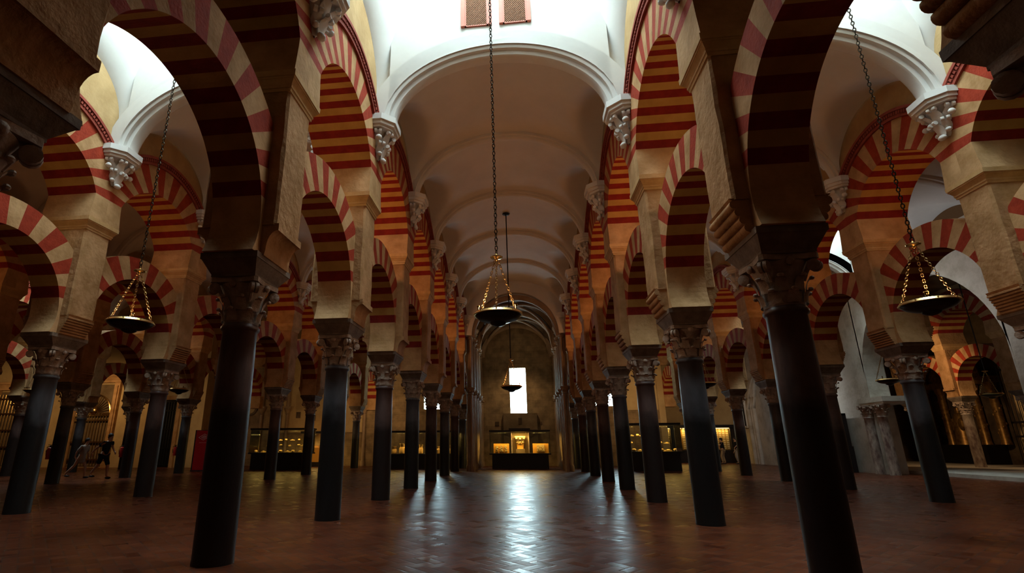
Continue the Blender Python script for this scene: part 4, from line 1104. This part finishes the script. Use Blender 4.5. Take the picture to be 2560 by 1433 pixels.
for i in range(10): b.tube([(-.82+1.64*i/9,-.05,.1),(-.82+1.64*i/9,-.05,4.2)], .022, 6)
for z in (.15,1.2,2.4,3.6,4.2): b.b2((-.88,-.08,z-.04),(.88,-.03,z+.04))
obj('bars', b.mesh('bars', M['iron'], 40), t)
b = MB(); b.b2((-1.15,-.12,0),(-.9,.02,4.55)); b.b2((.9,-.12,0),(1.15,.02,4.55)); b.b2((-1.15,-.12,4.3),(1.15,.02,4.55)); obj('surround', b.mesh('surround', M['cream'], 0), t)
b = MB(); b.tube([(-21.85,33.33,0),(-21.85,33.33,4.0),(-21.75,33.33,4.15),(-21.3,33.33,4.2)], .05, 8); tag(obj('drain_pipe', b.mesh('drain_pipe', M['cellar'], 40)), 'thin brown pipe running up the left end wall', 'pipe')

# ------------------------------------------------------------------ people
def skin(name, joints, edges, m, parent, levels=1):
    me = bpy.data.meshes.new(name); me.from_pydata([j[:3] for j in joints], edges, []); me.materials.append(m)
    o = obj(name, me, parent)
    bm = bmesh.new(); bm.from_mesh(me); lay = bm.verts.layers.skin.verify(); bm.verts.ensure_lookup_table()
    for v, j in zip(bm.verts, joints):
        r = j[3]; v[lay].radius = r if isinstance(r, tuple) else (r, r); v[lay].use_root = (v.index == 0)
    bm.to_mesh(me); bm.free()
    o.modifiers.new('skin', 'SKIN').use_smooth_shade = True
    s = o.modifiers.new('sub', 'SUBSURF'); s.levels = levels; s.render_levels = levels+1
    return o
def person(label, loc, rz, H, stride, arms, clothes, lean=.05):
    """faces +x locally; stride = (front foot dx, back foot dx); arms = hand positions (x,z) for each side."""
    t = thing('person', label, 'person', loc, rz, None); k = H/1.75
    hip = .93*k; lx = lean
    J = [(0,0,hip,(.10*k,.14*k)), (lx*.4,0,1.12*k,(.09*k,.12*k)), (lx,0,1.35*k,(.10*k,.15*k)), (lx*1.2,0,1.47*k,.055*k), (lx*1.4+.01,0,1.56*k,.065*k), (lx*1.5+.015,0,1.655*k,(.095*k,.078*k)), (lx*1.5+.01,0,1.72*k,.06*k)]
    E = [(0,1),(1,2),(2,3),(3,4),(4,5),(5,6)]
    J.append((lx*1.5+.115*k,0,1.635*k,.014*k)); E.append((5,7))
    legs = []
    for s, fx in ((1, stride[0]), (-1, stride[1])):
        b0 = len(J); y = s*.09*k; lift = .10*k if fx < -.2 else .0
        kx = fx*.5+.09*k; 
        J += [(fx*.08,y,hip-.06*k,.085*k),(kx,y,.50*k+lift*.5,.06*k),(fx,y,.10*k+lift,.042*k),(fx+.14*k,y,.035*k+lift*.3,.035*k)]
        E += [(0,b0),(b0,b0+1),(b0+1,b0+2),(b0+2,b0+3)]; legs.append(b0)
    hands = []
    for s, (hx, hz) in ((1, arms[0]), (-1, arms[1])):
        b0 = len(J); y = s*.2*k
        ex, ez = (lx+hx)/2-.06*k, (1.40*k+hz)/2-.02
        J += [(lx,y,1.40*k,.058*k),(ex,y+s*.05*k,ez,.042*k),(hx,y+s*.03*k,hz,.030*k),(hx+.045*k,y+s*.025*k,hz-.05*k,(.022*k,.036*k))]
        E += [(2,b0),(b0,b0+1),(b0+1,b0+2),(b0+2,b0+3)]
        h0 = b0+3; base = Vector(J[h0][:3])
        for q in range(4):
            f = len(J); o_ = (q-1.5)*.017*k; L_ = (.055,.065,.062,.048)[q]*k
            J += [(base.x+.02*k+o_*.3, base.y+o_, base.z-.03*k,.009*k),(base.x+.03*k, base.y+o_, base.z-.03*k-L_,.008*k)]
            E += [(h0,f),(f,f+1)]
        f = len(J); J.append((base.x+.05*k, base.y-s*.03*k, base.z-.01*k,.010*k)); E.append((h0,f))
        hands.append((b0, ex, ez, y, s))
    skin('body', J, E, M['skin'], t)
    top, bottom, tm, bm_, longtop = clothes
    g = .022*k
    TJ = [(0,0,(hip-.02*k if not longtop else .62*k),(.12*k+(.05*k if longtop else 0),.165*k+(.04*k if longtop else 0))),(lx*.4,0,1.12*k,(.115*k,.15*k)),(lx,0,1.36*k,(.115*k,.165*k)),(lx*1.15,0,1.445*k,.085*k)]
    TE = [(0,1),(1,2),(2,3)]
    for b0, ex, ez, y, s in hands:
        f = len(TJ); ln = .62 if not longtop else .95
        TJ += [(lx,y,1.40*k,.08*k),(lx+(ex-lx)*ln, y+s*.04*k, 1.40*k+(ez-1.40*k)*ln,.062*k)]; TE += [(2,f),(f,f+1)]
    skin('shirt' if not longtop else 'tunic', TJ, TE, tm, t)
    if bottom:
        BJ = [(0,0,hip+.03*k,(.118*k,.155*k))]; BE = []
        for b0 in legs:
            A, K, F = J[b0], J[b0+1], J[b0+2]; f = len(BJ)
            BJ += [(A[0],A[1],A[2],.108*k),(K[0],K[1],K[2],.085*k)]; BE += [(0,f),(f,f+1)]
            if bottom == 'trousers': BJ.append((F[0],F[1],F[2],.06*k)); BE.append((f+1,f+2))
        skin('shorts' if bottom == 'shorts' else 'trousers', BJ, BE, bm_, t)
    b = MB(); hx = lx*1.5
    b.blob((hx-.008*k,0,1.685*k), (.108*k,.092*k,.098*k), 0, 12, 8); b.blob((hx-.055*k,0,1.63*k), (.06*k,.08*k,.09*k), 0, 10, 6); obj('hair', b.mesh('hair', M['hair'], 60), t)
    for b0 in legs:
        F, G = J[b0+2], J[b0+3]; b = MB(); b.blob(((F[0]+G[0])/2+.015*k, F[1], max(.04*k, (F[2]+G[2])/2-.03*k)), (.145*k,.055*k,.045*k), 0, 10, 6); obj('shoe', b.mesh('shoe', M['shoe'], 60), t)
    b = MB(); 
    for s in (-1,1): b.blob((hx+.103*k, s*.034*k, 1.655*k), (.010*k,.014*k,.009*k), 0, 6, 4)
    b.blob((hx+.098*k,0,1.592*k), (.008*k,.024*k,.006*k), 0, 6, 4); obj('eyes_and_mouth', b.mesh('eyes_and_mouth', M['hair'], 60), t)
    return t
person('person in a pale grey tunic striding right past the left columns', (-19.35,22.1,0), .05, 1.66, (.22,-.52), ((.16,.86),(-.12,.88)), ('tunic',None,M['grey_cloth'],None,True), .10)
person('person in black t-shirt and dark shorts walking right behind the left columns', (-17.95,21.7,0), -.05, 1.84, (.20,-.42), ((.26,1.12),(-.42,1.02)), ('shirt','shorts',M['black_cloth'],M['navy_cloth'],False), .12)
person('person in black shirt and khaki trousers looking at the tablet cabinet', (13.95,40.7,0), PI*.8, 1.75, (.06,-.04), ((.26,1.12),(.24,1.10)), ('shirt','trousers',M['black_cloth'],M['khaki_cloth'],False), .03)
person('person in dark top and pale trousers standing by the right column', (14.85,40.6,0), PI*1.05, 1.78, (.05,-.05), ((.20,1.15),(.05,.85)), ('shirt','trousers',M['black_cloth'],M['grey_cloth'],False), .03)
